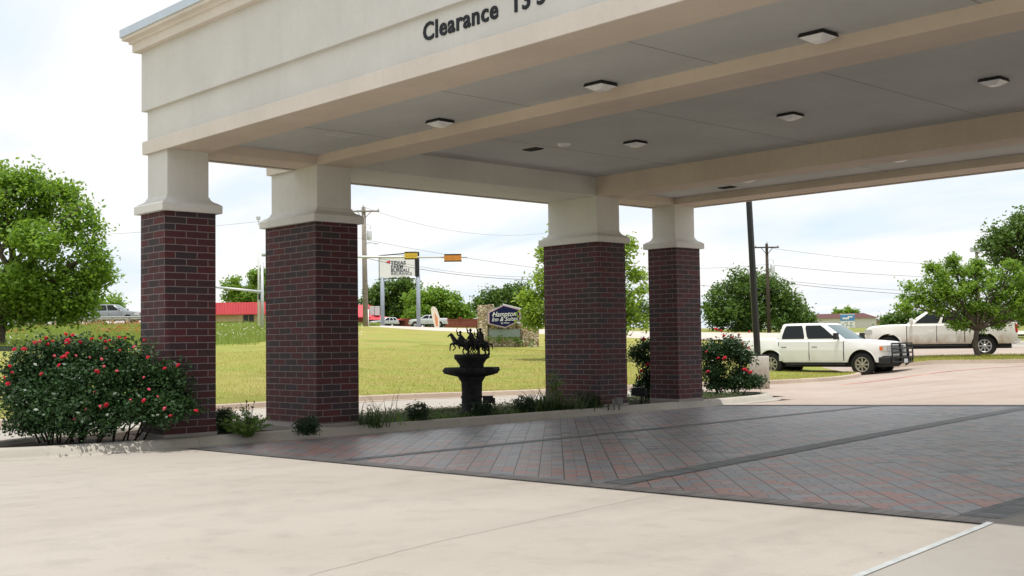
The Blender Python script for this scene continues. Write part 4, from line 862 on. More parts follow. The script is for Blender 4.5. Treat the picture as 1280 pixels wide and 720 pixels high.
g = G3(480, 186); vehicle('parked_suv', 'light blue grey car parked by the red roofed porch', 'car', g, hdg(150), P_SILV, L=4.5, kind='suv', H=1.55, belt=1., hood=.92, wr=.34, detail=False, cabl=2.4)
g = G3(946, 215); vehicle('parked_suv', 'distant white car to the right of the black lamp post', 'car', g, hdg(180), P_WHT, L=4.6, kind='suv', H=1.6, belt=1.05, hood=.95, wr=.35, detail=False, cabl=2.5)
g = G3(993, 215); vehicle('pickup_truck', 'distant white pickup seen above the roof of the nearest truck', 'pickup truck', g, hdg(180), P_WHT, L=5.6, H=1.95)

# ------------------------------------------------------------------ trees
def tb(lst, d, f=.9, dy=.6):
    return [((lambda c: (c.x, c.y, c.z))(P3(px, py, d+random.uniform(-dy, dy)*r*d/FPX)), (r*d/FPX, r*d/FPX, r*d/FPX*f)) for px, py, r in lst]
tree('oak_tree', 'large spreading bright green tree at the left edge above the highway', 'tree', G3(-8, 66), tb([(20, 232, 32), (62, 250, 34), (-30, 235, 45), (10, 275, 42), (100, 277, 28), (60, 300, 40), (-40, 310, 50), (112, 322, 24), (35, 345, 38), (85, 350, 32), (118, 352, 26), (60, 375, 24), (0, 370, 34), (105, 378, 22), (-60, 360, 40), (30, 382, 14), (75, 388, 14), (20, 396, 14), (50, 394, 10), (95, 390, 10), (-15, 398, 16)], 66), .55, .23, L_OAK, 11, .42, 34, bark=M_BARK, fork=.35)
tree('background_tree', 'small pale tree behind the grey pickup on the highway', 'tree', G3(130, 150), tb([(128, 385, 16), (142, 378, 10), (118, 380, 12)], 150), .25, .35, L_OAK, 5, .6, 20, twigs=0)
tree('background_tree', 'green tree with open crown behind the red metal roof', 'tree', G3(300, 215), tb([(290, 356, 12), (302, 366, 14), (288, 372, 12), (318, 352, 13), (322, 366, 14), (305, 376, 14), (322, 342, 10), (330, 360, 14), (335, 375, 14)], 215), .3, .5, L_OAK, 5, .55, 18, twigs=0, fork=.3)
LB = 'trees behind the red roofed houses'
tree('background_tree', 'dark green tree behind the pole sign', 'tree', G3(480, 225), tb([(470, 372, 20), (492, 364, 18), (505, 362, 16), (512, 378, 22), (480, 388, 22), (458, 385, 18), (500, 398, 22)], 225), .4, .55, L_DARK, 4, .7, 22, LB, twigs=0)
tree('background_tree', 'tall green tree right of the pole sign posts', 'tree', G3(535, 212), tb([(525, 372, 18), (545, 370, 17), (560, 376, 17), (535, 388, 24), (556, 392, 22), (518, 395, 20), (575, 388, 18), (582, 398, 14), (545, 400, 20)], 212), .4, .5, L_OAK, 4.5, .65, 24, LB, twigs=0)
tree('background_tree', 'broad dark tree behind the hotel sign', 'tree', G3(640, 155), tb([(618, 370, 15), (635, 364, 16), (652, 368, 16), (610, 380, 14), (640, 382, 22), (665, 374, 14), (655, 392, 20), (600, 384, 10)], 155), .4, .36, L_DARK, 5, .6, 24, LB, twigs=0)
tree('background_tree', 'dark tree filling the gap behind the third column', 'tree', G3(720, 170), tb([(700, 380, 22), (735, 372, 26), (770, 384, 24), (800, 392, 20), (830, 388, 24)], 170), .4, .4, L_DARK, 4, .7, 22, LB, twigs=0)
tree('young_tree', 'bright yellow green tree standing in the lawn behind the third column', 'tree', G3(722, 48), tb([(700, 300, 24), (740, 285, 26), (715, 330, 34), (760, 320, 30), (786, 310, 18), (690, 352, 26), (735, 360, 38), (788, 340, 20), (700, 385, 34), (676, 390, 20), (750, 395, 34), (792, 372, 22), (795, 400, 18), (660, 400, 15), (722, 415, 28), (770, 412, 22), (684, 318, 8), (662, 372, 10)], 48), .16, .15, L_BRIGHT, 17, .22, 22, twigs=2)
tree('background_tree', 'big rounded dark oak behind the black lamp post', 'tree', G3(945, 125), tb([(930, 360, 22), (905, 375, 20), (950, 358, 20), (965, 365, 20), (982, 378, 18), (920, 392, 24), (950, 388, 30), (990, 392, 18), (892, 390, 14), (975, 400, 22), (935, 404, 22), (1000, 398, 13), (898, 402, 16), (1008, 404, 9)], 125), .6, .32, L_DARK, 6.5, .6, 28, twigs=0)
tree('background_tree', 'tiny pale tree rising behind the white building roof', 'tree', G3(1056, 350), tb([(1047, 392, 6), (1053, 391, 5), (1063, 391, 7), (1070, 392, 6)], 350), .3, .75, L_OAK, 3, .6, 14, twigs=0)
tree('background_tree', 'dark hedge like trees right of the white building', 'tree', G3(1120, 200), tb([(1112, 402, 7), (1125, 400, 9), (1140, 396, 10), (1155, 398, 12), (1175, 402, 12), (1195, 400, 12), (1220, 398, 13), (1250, 394, 16), (1280, 390, 18), (1310, 390, 20)], 200), .3, .5, L_DARK, 4, .7, 20, twigs=0, fork=.6)
tree('parking_lot_tree', 'small spreading tree with short trunk on the grass island before the muddy pickup', 'tree', G3(1222, 47.2), tb([(1150, 362, 24), (1175, 350, 26), (1192, 338, 16), (1138, 376, 16), (1200, 366, 34), (1232, 352, 30), (1262, 358, 28), (1165, 380, 24), (1205, 388, 26), (1235, 388, 28), (1268, 386, 26), (1295, 378, 28), (1222, 402, 18), (1300, 355, 24), (1165, 335, 7), (1192, 324, 6), (1248, 402, 18), (1130, 384, 9), (1212, 342, 20), (1182, 368, 28), (1250, 372, 30), (1222, 330, 8), (1262, 335, 12), (1200, 405, 12), (1280, 402, 14)], 47.2, f=.62), .11, .11, L_OAK, 32, .15, 24, twigs=2, shell=.85)
tree('oak_tree', 'tall dark oak rising at the right edge behind the small tree', 'tree', G3(1320, 78), tb([(1250, 298, 16), (1268, 290, 18), (1300, 290, 30), (1280, 318, 24), (1255, 320, 13), (1320, 330, 40), (1290, 350, 28), (1240, 308, 9), (1340, 300, 40), (1278, 275, 8)], 78), .5, .24, L_DARK, 9, .4, 28)

# ------------------------------------------------------------------ buildings
M_ROOFR = bandmat('red_metal_roof', (.62, .075, .085), .45, 9.); M_TANW = plain('tan_wall', (.5, .40, .25), .85, .2, var=.08, scale=1); M_DKBR = plain('dark_brick_wall', (.22, .07, .05), .9, .2, var=.2, scale=3)
M_WHW = plain('white_building_wall', (.66, .63, .60), .8, .2, var=.05, scale=1); M_ROOFB = plain('brown_red_roof', (.115, .055, .052), .85, .2, var=.1, scale=2); M_DARKW = plain('dark_window', (.02, .022, .025), .2, .5)
def frame(px, d, off=0, rot=0):
    g = G3(px, d, off); return g, YAW+rot       # local x = picture right, y = away
def zrel(px, py, d, g): return P3(px, py, d).z-g.z
g, rz = frame(300, 190); h = thing('red_roof_house', g, 'low tan building with bright red metal roof behind wild grass', 'building', rz)
e_, t_ = zrel(300, 392.5, 190, g), zrel(300, 378, 190, g)
b = MB(); b.box(-11, 8, 0, 10, -.8, e_+.3); b.build('wall', M_TANW, h); b = MB(); b.box(-.3, .5, -.3, 0, -.8, e_); b.box(3.9, 4.6, -.3, 0, -.8, e_); b.build('buttress', M_TANW, h)
b = MB(); b.prism([(-1, e_-.1), (-1, e_), (-.6, t_), (11, t_), (11, e_-.1)], -12, 9, ax='x'); ro = b.build('roof', plain('red_metal_panel', (.62, .07, .085), .5, .4, var=.08, scale=1), h)
b = MB()
for k in range(46):
    x = -11.8+k*.45; b.add([(x, -1.03, e_), (x+.06, -1.03, e_), (x+.06, -.63, t_), (x, -.63, t_), (x, -.98, e_), (x+.06, -.98, e_), (x+.06, -.58, t_), (x, -.58, t_)], [(0, 1, 2, 3), (0, 4, 5, 1), (3, 2, 6, 7), (0, 3, 7, 4), (1, 5, 6, 2)])
b.build('roof_seams', plain('red_metal_seam', (.42, .04, .06), .5, .4, var=.08, scale=1), ro)
b = MB(); b.box(.6, 2.3, -.06, .02, -.3, e_-.15); f_ = b.build('door', M_DARKW, h); b = MB(); b.box(.5, .6, -.09, -.01, -.3, e_-.1); b.box(1.42, 1.48, -.09, -.01, -.3, e_-.15); b.build('frame', M_TANW, f_)
D2 = 190; g, rz = frame(468, D2); h = thing('red_roof_restaurant', g, 'brick building with red metal roof and dark open porch behind the utility pole', 'building', rz)
q_ = D2/FPX; Z_ = lambda py: zrel(468, py, D2, g); X_ = lambda px: (px-468)*q_
b = MB(); b.box(X_(380), X_(463), 0, 9, -.8, Z_(396)); b.build('wall', M_DKBR, h)
b = MB(); b.prism([(-.6, Z_(397)), (-.6, Z_(395.5)), (3, Z_(380)), (9, Z_(380)), (9, Z_(397))], X_(378), X_(459), ax='x'); b.build('roof', MATS['red_metal_panel'], h)
b = MB(); b.add([(X_(455), -1, Z_(399.3)), (X_(503), -1, Z_(400.5)), (X_(503), 5, Z_(400.3)), (X_(455), 5, Z_(396)), (X_(462), 1.8, Z_(391.5)), (X_(478), 2.6, Z_(395))], [(0, 1, 5, 4), (1, 2, 5), (5, 2, 3, 4), (0, 4, 3)]); b.box(X_(455), X_(502.8), -.95, 5, Z_(401.5), Z_(400.6), 1); b.build('porch_roof', [MATS['red_metal_panel'], M_DARKW], h)
for px_ in (462, 473, 484, 498): b = MB(); x = X_(px_); b.box(x-.1, x+.1, -.7, -.5, -.8, Z_(401.5)); b.build('porch_post', M_DARKW, h)
b = MB(); b.box(X_(460), X_(497), 3, 5, -.8, Z_(401.5)); b.build('porch_wall', M_DARKW, h)
for px_ in (464, 470.5): b = MB(); x = X_(px_); b.box(x-.4, x+.4, 1.2, 2.2, Z_(394), Z_(382.5)); b.build('roof_unit', M_GALV, h, .04)
g, rz = frame(506, 195); o = MB(); o.box(-1.6, 1.0, 0, .3, -.8, 1.35); o.box(-1.7, 1.1, -.03, .33, 1.35, 1.5); o = o.build('brick_wall', M_DKBR); o.location = g; o.rotation_euler = (0, 0, rz); tag(o, 'low dark red brick wall left of the distant white pickup', 'wall')
g, rz = frame(580, 195); o = MB(); o.box(-3.2, 9, 0, .3, -.8, 1.35); o.box(-3.3, 9.1, -.03, .33, 1.35, 1.5); o.box(-.9, -.3, -.1, .4, 1.5, 1.8); o = o.build('brick_wall', M_DKBR); o.location = g; o.rotation_euler = (0, 0, rz); tag(o, 'long red brick wall right of the feather banner', 'wall')
DB = 300; g, rz = frame(1060, DB); h = thing('white_building', g, 'long white building with brown red roof far right of the big oak', 'building', rz); q_ = DB/FPX
X_ = lambda px: (px-1060)*q_; Z_ = lambda py: zrel(1060, py, DB, g)
b = MB(); b.box(X_(1020), X_(1096), 0, 10, -1, Z_(397)); b.build('wall', M_WHW, h); b = MB(); x0, x1 = X_(1017.5), X_(1098); b.add([(x0, -.6, Z_(397.6)), (x1, -.6, Z_(397.6)), (X_(1086), 4, Z_(391)), (X_(1022), 4, Z_(391.8)), (x1, 10.6, Z_(397.6)), (x0, 10.6, Z_(397.6))], [(0, 1, 2, 3), (1, 4, 2), (4, 5, 3, 2), (5, 0, 3), (0, 5, 4, 1)]); b.build('roof', M_ROOFB, h)
g, rz = frame(1106, 310); h = thing('tan_shed', g, 'small tan house with brown roof to the right of the white building', 'building', rz); b = MB(); b.box(-1.8, 1.8, 0, 5, -.5, 1.3); b.build('wall', M_TANW, h); b = MB(); b.prism([(-2.1, 1.2), (2.1, 1.2), (.6, 2.2), (-.8, 2.2)], -.3, 5.3); b.build('roof', M_ROOFB, h)

# ------------------------------------------------------------------ signs
g = G3(500, 112); rz = YAW; s = thing('pole_sign', g, 'tall white insurance sign board on two grey blue posts', 'sign', rz)
kx_ = 112/FPX
def sx_(px): return (px-500)*kx_
def sz_(py): return P3(500, py, 112).z-g.z
for px_, pt in ((478.5, 346), (523.5, 343)): b = MB(); b.tube([(sx_(px_), 0, -.8), (sx_(px_), 0, sz_(pt))], .2, 14); b.build('post', M_GREYP, s)
b = MB(); b.box(sx_(520), sx_(525), -.2, .25, sz_(346), sz_(315.5)); b.add([(sx_(474), -.2, sz_(319.5)), (sx_(525), -.2, sz_(315.8)), (sx_(525), .2, sz_(315.8)), (sx_(474), .2, sz_(319.5)), (sx_(474), -.2, sz_(318.5)), (sx_(525), -.2, sz_(314.8)), (sx_(525), .2, sz_(314.8)), (sx_(474), .2, sz_(318.5))], [(0, 1, 5, 4), (1, 2, 6, 5), (2, 3, 7, 6), (3, 0, 4, 7), (4, 5, 6, 7), (3, 2, 1, 0)]); b.build('frame', M_BLACKM, s)
vs = [(sx_(475), -.14, sz_(347.5)), (sx_(519.7), -.14, sz_(344.5)), (sx_(519.7), -.14, sz_(318)), (sx_(475), -.14, sz_(320.5))]; b = MB(); b.add(vs+[(x, .14, z) for x, y, z in vs], [(0, 1, 2, 3), (7, 6, 5, 4)]+[(i, i+4, (i+1) % 4+4, (i+1) % 4) for i in range(4)]); b.build('board', M_WHITEP, s)
b = MB(); b.box(sx_(474.4), sx_(475.2), -.16, .16, sz_(348), sz_(319)); b.box(sx_(474.4), sx_(520), -.15, .15, sz_(348.5), sz_(347.6)); b.build('edge_trim', M_BLACKM, s)
TX = plain('sign_dark_ink', (.04, .05, .07), .6)
def stx(body, px_, py_, size, nm='lettering', mat=TX, parent=s, off=.0, **k): return text(nm, body, size, mat, parent, Matrix.Translation((sx_(px_), -.16, sz_(py_))) @ Matrix.Rotation(R(90), 4, 'X'), .006, off, **k)
stx('TEXAS', 489.5, 330.5, .50, off=.01); stx('FARM', 489.5, 335.2, .48, off=.01); stx('BUREAU', 489.5, 339.8, .48, off=.01); stx('INSURANCE', 489.5, 343.6, .38); pass
b = MB(); b.prism([(sx_(485), sz_(328.5)), (sx_(488.5), sz_(329)), (sx_(489), sz_(325.2)), (sx_(487), sz_(326)), (sx_(484), sz_(326.4))], -.155, -.145); b.build('red_emblem', M_RED, s)
# hotel monument sign
M_RUB_ = NT('rubble_stone'); p = M_RUB_.obj(); vo = M_RUB_.n('ShaderNodeTexVoronoi', {'Vector': p, 'Scale': 6.5}); vd = M_RUB_.n('ShaderNodeTexVoronoi', {'Vector': p, 'Scale': 6.5}, feature='DISTANCE_TO_EDGE').outputs['Distance']
sc_ = M_RUB_.n('ShaderNodeSeparateColor', {'Color': vo.outputs['Color']}).outputs[0]
colr = M_RUB_.ramp(sc_, (0, (.30, .21, .11)), (.35, (.52, .42, .27)), (.7, (.62, .54, .40)), (1, (.36, .28, .19)))
M_RUB_.base(M_RUB_.mix(M_RUB_.ramp(vd, (.02, 1.), (.09, 0.)), colr, (.12, .085, .055))); M_RUB_.rough(.9, .2); M_RUB_.bump(vd, 1., .05); M_RB = M_RUB_.m
D_ = 60; g = G3(640, D_); s = thing('hotel_sign', g, 'stone monument with navy six sided hotel sign on the lawn', 'sign', YAW)
def hx(px_): return (px_-640)*D_/FPX
def hz_(py_): return P3(640, py_, D_).z-g.z
b = MB(); b.box(hx(597.5), hx(610), -.35, .35, -.3, hz_(381)); b.box(hx(610), hx(618), -.1, .3, -.3, hz_(380)); b.build('stone_pillar', M_RB, s, .03)
b = MB(); b.box(hx(653), hx(673.5), -.35, .35, -.3, hz_(410)); b.box(hx(610), hx(653), -.05, .3, -.3, hz_(404)); b.build('stone_wall', M_RB, s, .03)
b = MB(); b.box(hx(611), hx(650.5), -.16, -.06, hz_(421.5), hz_(411.5)); b.build('lower_panel', plain('grey_green_panel', (.30, .36, .34), .5), s, .01)
hexo = [(610, 390.5), (630, 380.8), (652, 387), (652, 401), (632, 410.5), (610, 405)]
def hexa(k, y0, y1, nm, mat, par):
    cx, cy = 631, 395.6; pts = [(hx(cx+(a-cx)*k), hz_(cy+(c-cy)*k)) for a, c in hexo]; b = MB(); b.prism(pts, y0, y1); return b.build(nm, mat, par, .008)
bx = hexa(1, -.5, .1, 'cabinet', plain('sign_cabinet_grey', (.33, .33, .36), .4), s); hexa(.93, -.505, -.5, 'border', plain('sign_border_pink', (.75, .42, .45), .5), bx); hexa(.89, -.512, -.506, 'face', plain('navy_sign_face', (.010, .014, .06), .7, .1), bx)
b = MB(); b.add([(hx(629), -.45, hz_(380.6)), (hx(652.5), -.45, hz_(386.8)), (hx(652.5), .3, hz_(386.8)), (hx(629), .3, hz_(380.6)), (hx(629), -.45, hz_(379.6)), (hx(652.5), -.45, hz_(385.8)), (hx(652.5), .3, hz_(385.8)), (hx(629), .3, hz_(379.6))], [(0, 1, 5, 4), (1, 2, 6, 5), (2, 3, 7, 6), (3, 0, 4, 7), (4, 5, 6, 7), (3, 2, 1, 0)]); b.build('cap', M_WHITEP, bx)
def htx(body, px_, py_, size, sh=.35, off=.008): return text('lettering', body, size, M_WHITEP, s, Matrix.Translation((hx(px_), -.518, hz_(py_))) @ Matrix.Rotation(R(-1.5), 4, 'Y') @ Matrix.Rotation(R(90), 4, 'X'), .004, off, shear=sh, align='CENTER', sx=.9)
htx('Hampton', 630.5, 395.5, .36, off=.002); htx('Inn & Suites', 631, 401.3, .31, off=.001); htx('by Hilton', 632, 404.6, .13, 0, 0)
b = MB(); b.tube([(hx(618), -.515, hz_(396)), (hx(616), -.515, hz_(394)), (hx(619), -.515, hz_(391.6))], .02, 5); b.tube([(hx(642), -.515, hz_(395)), (hx(645), -.515, hz_(392.6)), (hx(643), -.515, hz_(391.4))], .02, 5); b.build('flourish', M_WHITEP, s)
def bank(px0, px1, py0, d, label, n, mat, leaf=.09):
    g = G3((px0+px1)/2, d, .1); t = thing('shrub', g, label, 'shrub'); bl = []
    k = int((px1-px0)/7)+1
    for i in range(k):
        px_ = px0+(px1-px0)*i/(k-1) if k > 1 else px0; c = P3(px_, py0+random.uniform(-1.5, 2), d); rr = 5*d/FPX; bl.append((tuple(c-g), (rr, rr, rr*.8)))
    leaves('foliage', blob_points(bl, n, .1, 14, .5), leaf, mat, t); return t
bank(613, 650, 424, D_-.6, 'dark low shrubs planted along the front of the stone sign', 60, L_DARK, .1)
bank(650, 662, 428, D_-.7, 'small shrub at the right stone block of the sign', 50, L_DARK, .1)
# right business sign
g = G3(1060, 165); s = thing('message_sign', g, 'blue and white roadside message board in front of the white building', 'sign', YAW); kk = 165/FPX
b = MB()
for x in (-.85, .85): b.tube([(x, 0, -.6), (x, 0, 1.9)], .06, 8)
b.build('post', M_GALV, s); b = MB(); b.box(-1, 1, -.08, .08, 1.1, 1.95); b.build('board', plain('sign_blue', (.08, .25, .52), .5), s); b = MB(); b.box(-.98, .98, -.09, .07, .05, 1.0); b.build('letter_board', M_WHITEP, s); b = MB(); b.box(-1.04, 1.04, -.07, .07, 1.95, 2.08); b.build('frame', M_GALV, s)
b = MB()
for r_ in range(4):
    for c in range(9):
        if random.random() < .75: x = -.85+c*.19; z = .14+r_*.21; b.box(x, x+.1, -.1, -.09, z, z+.11)
b.build('letter_row', TX, s); b = MB(); b.box(-.75, .2, -.095, -.08, 1.3, 1.55); b.box(.0, .7, -.095, -.08, 1.55, 1.75); b.build('light_mark', M_WHITEP, s)
# feather banner
g = G3(545, 118); s = thing('feather_banner', g, 'tall white feather banner leaning beside the distant pickup', 'banner', YAW)
b = MB(); pts = [(-.1, 0), (.35, 0), (.38, 1.1), (.1, 1.95), (-.2, 2.2), (-.42, 2.15), (-.5, 1.9), (-.35, 1.0)]; b.prism(pts, -.01, .01); b.build('cloth', plain('banner_cloth', (.75, .68, .55), .8, var=.1, scale=1.5), s)
b = MB(); b.tube([(.35, 0, -.5), (.38, .01, 1.1), (.1, .01, 1.98), (-.25, .01, 2.23)], .02, 6); b.build('pole', M_GALV, s)
b = MB(); b.prism([(0, .2), (.2, .2), (.22, .9), (-.08, 1.6), (-.12, 1.5)], -.014, -.011); b.build('orange_print', plain('banner_orange', (.65, .25, .1), .8), s)

# ------------------------------------------------------------------ poles, signals and wires
def upole(px, d, top_py, lean, label, mat, rad=.15, arm=(-1.2, 1.3), trans=True, drop=True):
    g = G3(px, d); t = thing('utility_pole', g, label, 'utility pole', YAW); H_ = P3(px, top_py, d).z-g.z
    b = MB(); b.tube([(0, 0, -.5), (lean*H_, 0, H_)], [rad, rad*.7], 12); b.build('shaft', mat, t); tx = lean*H_*.97
    b = MB(); b.box(tx+arm[0], tx+arm[1], -.22, -.1, H_-.45, H_-.32); b.tube([(tx+arm[0]*.5, -.16, H_-.4), (tx, -.12, H_-1.1)], .03, 6); b.tube([(tx+arm[1]*.5, -.16, H_-.4), (tx, -.12, H_-1.1)], .03, 6); b.build('crossarm', mat, t)
    for x in (arm[0]+.1, arm[1]-.1, 0): b = MB(); b.lathe([(0, 0), (.05, .02), (.07, .1), (.04, .2), (0, .22)], 8, c=(tx+x, -.16, H_-.32 if x else H_)); b.build('insulator', M_GALV, t)
    if trans:
        b = MB(); b.lathe([(0, 0), (.2, .02), (.22, .1), (.22, .75), (.17, .85), (0, .88)], 14, c=(tx+.5, -.1, H_-2.9)); b.tube([(tx+.5, -.1, H_-2.1), (tx+.65, -.1, H_-1.7), (tx+.3, -.1, H_-1.5)], .03, 5); b.tube([(tx, 0, H_-2.4), (tx+.5, 0, H_-2.4)], .04, 5); b.build('transformer', M_GALV, t)
        b = MB(); b.tube([(tx, 0, H_-3.2), (tx+.6, 0, H_-3.15), (tx+1.0, 0, H_-3.2)], .035, 6); b.ell((tx+1.1, 0, H_-3.22), (.2, .1, .07)); b.build('street_light', M_GALV, t)
    return t, H_
up1, _ = upole(457.5, 101, 258, -.012, 'weathered wooden utility pole with grey transformer beside the pole sign', M_POLEW, .26, (-1.1, 1.4))
b = MB(); b.tube([(.22, -.05, -.3), (.22, -.05, 1.6)], .06, 8); b.build('white_conduit', M_WHITEP, up1)
up2, _ = upole(961.5, 112, 304, -.004, 'dark wooden utility pole in front of the big oak', M_POLED, .19, (-1.2, 1.15), True)
g = G3(939.5, 122); o = MB(); o.tube([(.25, 0, -.5), (0, 0, 8)], [.13, .1], 8); o = o.build('utility_pole', M_POLEW); o.location = g; o.rotation_euler = (0, 0, YAW); tag(o, 'thin brown pole leaning left of the black lamp post', 'utility pole')
g = G3(1224, 86); t = thing('flood_light_pole', g, 'grey pole with square flood light rising behind the small parking lot tree', 'lamp post', YAW); H_ = P3(1224, 312, 86).z-g.z
b = MB(); b.tube([(.1, 0, -.5), (0, 0, H_)], .11, 10); b.build('shaft', M_POLEW, t); b = MB(); b.box(-.45, .2, -.2, .15, H_-.15, H_+.2); b.build('lamp_head', M_GALV, t, .03)
# traffic signal masts
g = G3(328, 92); t = thing('traffic_signal_mast', g, 'white steel signal mast with long arm carrying yellow and orange signal heads', 'traffic signal', YAW); kq = 92/FPX
def tx_(px_): return (px_-328)*kq
def tz_(py_): return P3(328, py_, 92).z-g.z
b = MB(); b.tube([(0, 0, -.8), (0, 0, tz_(328))], [.15, .11], 12); b.build('pole', M_GALV, t)
b = MB(); b.tube([(0, 0, tz_(318)+(.0)), (tx_(455), -.5, tz_(323)), (tx_(586), -1, tz_(326))], [.14, .1, .06], 10); b.build('long_arm', M_GALV, t)
b = MB(); b.tube([(0, 0, tz_(365)), (tx_(262), -.4, tz_(357))], [.12, .08], 10); b.build('short_arm', M_GALV, t)
M_SIGY = plain('signal_yellow', (.75, .5, .06), .5); M_SIGO = plain('signal_orange', (.7, .28, .05), .5)
for px0, px1, pyc, mt, lab in ((508.5, 524, 322, M_SIGY, 1), (557.5, 578.5, 325.5, M_SIGO, 2)):
    b = MB(); x0, x1 = tx_(px0), tx_(px1); zc = tz_(pyc); b.box(x0, x1, -1.25, -.8, zc-.27, zc+.16); sg = b.build('signal_head', mt, t, .02)
    b = MB(); b.box(x0-.03, x1+.03, -1.05, -.75, zc-.34, zc-.27); b.box(x0, x1, -1.28, -.76, zc+.16, zc+.24); b.build('backplate', M_BLACKP, sg)
    b = MB(); b.box(x0+.05, x1-.05, -1.27, -1.25, zc-.05, zc+.03); b.build('visor_edge', mt, sg)
g = G3(323.5, 98); t = thing('camera_pole', g, 'thin tall white pole with small camera head left of the signal mast', 'pole', YAW); H_ = P3(323.5, 273, 98).z-g.z
b = MB(); b.tube([(0, 0, -.8), (0, 0, H_)], [.11, .05], 8); b.build('shaft', M_WHITEP, t); b = MB(); b.box(-.17, .17, -.12, .12, H_-.05, H_+.24); b.build('camera', M_GALV, t, .03); b = MB(); b.box(.0, .4, -.15, .1, 2.3, 2.8); b.build('black_box', M_BLACKP, t)
def wire(a, b_, sag, label, r=.018, grp='overhead power lines'):
    a = Vector(a); b_ = Vector(b_); m_ = MB(); pts = []
    for i in range(19): k = i/18; p_ = a.lerp(b_, k); p_.z -= sag*4*k*(1-k); pts.append(p_)
    m_.tube(pts, r, 4); o = m_.build('power_line', M_BLACKP); tag(o, label, 'power line', grp)
wire(P3(440, 296, 101), P3(1000, 366, 70), .6, 'thin power line sloping down from the left utility pole behind the columns', .014)
wire(P3(455, 322, 101), P3(690, 350, 100), .5, 'lower cable sloping down right from the pole sign to the third column', .025)
wire(P3(455, 318, 101), P3(690, 346, 104), .6, 'second lower cable close above the lowest one left of the third column', .014)
wire(P3(455, 262, 101), P3(-200, 300, 130), 1, 'faint line from the left utility pole top towards the left tree', .012)
wire(P3(455, 259, 101), P3(690, 290, 130), 1.2, 'faint line from the left utility pole top towards the third column', .012)
wire(P3(963, 310, 112), P3(1500, 300, 160), 2.5, 'upper line from the dark utility pole to the right edge of the picture', .014)
wire(P3(963, 331, 112), P3(1500, 318, 150), 2., 'middle line from the dark utility pole to the right edge of the picture', .02)
wire(P3(963, 349, 112), P3(1500, 352, 140), 1.4, 'line running right below the transformer of the dark utility pole', .018)
wire(P3(963, 352, 112), P3(1500, 366, 140), 1.2, 'lowest heavy cable running right from the dark utility pole', .026)
wire(P3(963, 330, 112), P3(700, 320, 120), .8, 'line from the dark utility pole leftward behind the far column', .014)
# highway guard rail
gr = thing('guard_rail', G3(60, 106.5), 'long white guard rail along the highway above the wild grass', 'guard rail')
b = MB(); A = Vector(G3(-260, 106.5)); B_ = Vector(G3(245, 107.5)); o0 = gr.location
for k in range(24):
    a = A.lerp(B_, k/24); c = A.lerp(B_, (k+1)/24); a.z = gz(a.x, a.y)+.62; c.z = gz(c.x, c.y)+.62
    b.prism([(-.02, -.15), (.03, -.08), (-.02, 0), (.03, .08), (-.02, .15)], 0, 0) if False else None
    n_ = (c-a).cross(Vector((0, 0, 1))).normalized()*.04; q = [a+Vector((0, 0, -.16)), a+n_+Vector((0, 0, -.08)), a, a+n_+Vector((0, 0, .08)), a+Vector((0, 0, .16))]; q2 = [p_+(c-a) for p_ in q]
    b.add([p_-o0 for p_ in q+q2], [(i, i+1, i+6, i+5) for i in range(4)])
b.build('rail', plain('dull_rail_steel', (.36, .37, .37), .6, .4), gr)
for k in range(0, 25):
    a = A.lerp(B_, k/24); a.z = gz(a.x, a.y)
    if k == 0: b = MB(); b.box(-.07, .07, -.07, .07, -.3, .62); pp = b.build('post', M_POLEW, gr)
    else: pp = pp.copy(); COL.objects.link(pp)
    pp.location = a-o0

# ------------------------------------------------------------------ grasses
def blade_field(name, fn, n, L, w, mat, lean=.5):
    P_ = np.array([fn() for _ in range(n)]); N = len(P_); a = rng.uniform(0, 6.283, N); l = L*rng.uniform(.45, 1.25, N); ll = lean*rng.uniform(0, 1, N)
    dx_, dy_ = np.cos(a), np.sin(a); sx, sy = -dy_*w, dx_*w
    z = np.zeros(N); A_ = P_+np.stack([sx, sy, z], 1); B2 = P_-np.stack([sx, sy, z], 1); T = P_+np.stack([dx_*l*ll, dy_*l*ll, l], 1)
    V = np.stack([A_, B2, T], 1).reshape(-1, 3); return fastmesh(name, V, np.arange(3*N).reshape(-1, 3), mat)
def wild_pt():
    px = random.uniform(-60, 452) if random.random() < .93 else random.uniform(440, 475); lo = 59.5 if px < 320 else (60+(px-320)*.32); d = random.uniform(lo+.5, 106); x, y = Wd(px, d); return (x, y, gz(x, y)-.07)
tag(blade_field('wild_grass', wild_pt, 42000, .38, .035, L_WILD, .6), kind='stuff')
def flw(lo, hi, d0, d1, h0, h1):
    def f():
        for _ in range(50):
            px = random.uniform(lo, hi); d = random.uniform(d0, d1); x, y = Wd(px, d)
            if mnoise.noise(Vector((x*.12, y*.12, 3))) > -.05: break
        return (x, y, gz(x, y)+random.uniform(h0, h1))
    return f
wf = leafmat('wildflower_petals', (.5, .25, .08), (.5, .16, .08)); ww = leafmat('white_petals', (.75, .74, .65), (.8, .8, .75)); dr = leafmat('dry_seed_heads', (.36, .25, .12), (.45, .33, .15))
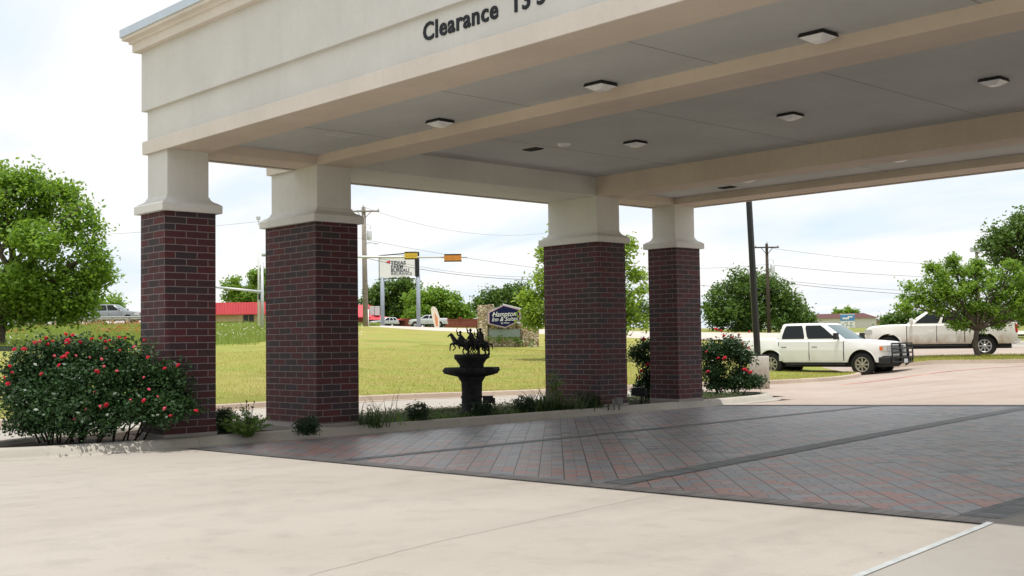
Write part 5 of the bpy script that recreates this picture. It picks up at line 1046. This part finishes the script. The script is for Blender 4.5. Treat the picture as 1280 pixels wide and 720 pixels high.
tag(leaves('orange_wildflowers', [flw(0, 175, 84, 106, .15, .45)() for _ in range(650)], .12, wf, aspect=.9), kind='stuff')
tag(leaves('white_wildflowers', [flw(262, 460, 66, 100, .1, .4)() for _ in range(260)]+[flw(0, 60, 62, 90, .1, .4)() for _ in range(40)], .13, ww, aspect=.9), kind='stuff')
tag(leaves('dry_seed_stalks', [flw(0, 180, 94, 107, .2, .6)() for _ in range(900)]+[flw(200, 260, 62, 100, .2, .5)() for _ in range(100)], .16, dr, aspect=.3), kind='stuff')
LP = np.array(LFs)
def lawn_pt():
    i = random.randrange(len(LP)-1); t_ = random.random(); k = random.random()**1.5*26
    x = LP[i][0]*(1-t_)+LP[i+1][0]*t_-.12-k; y = LP[i][1]*(1-t_)+LP[i+1][1]*t_; 
    return (x, y, gz(x, y)+.12)
LPk = [i for i in range(len(LP)) if LP[i][1] > -4]; LP = LP[LPk]; LP = np.array(resample([tuple(p_) for p_ in LP], .5, False))
tag(blade_field('lawn_grass', lawn_pt, 90000, .055, .009, L_LAWNB, .8), kind='stuff')
from mathutils.geometry import tessellate_polygon
def ti_pt():
    while True:
        px = random.uniform(1084, 1345); d = random.uniform(45.2, 48.4); x, y = Wd(px, d); ins = False; j = len(TI)-1
        for i in range(len(TI)):
            if (TI[i][1] > y) != (TI[j][1] > y) and x < (TI[j][0]-TI[i][0])*(y-TI[i][1])/(TI[j][1]-TI[i][1])+TI[i][0]: ins = not ins
            j = i
        if ins: return (x, y, gz(x, y)+.12)
tag(blade_field('island_grass', ti_pt, 9000, .11, .012, L_LAWNB, .8), kind='stuff')
ln = MB(); pr_ = [Vector(G3(px_, d_, .012)) for px_, d_ in ((1050, 35.5), (1130, 38), (1180, 40), (1240, 42.2), (1330, 44))]
for a, c in zip(pr_, pr_[1:]):
    n_ = (c-a).cross(Vector((0, 0, 1))).normalized()*.05; ln.add([a-n_, a+n_, c+n_, c-n_], [(0, 1, 2, 3)])
tag(ln.build('red_lane_line', plain('faded_red_paint', (.5, .16, .13), .8)), kind='structure')
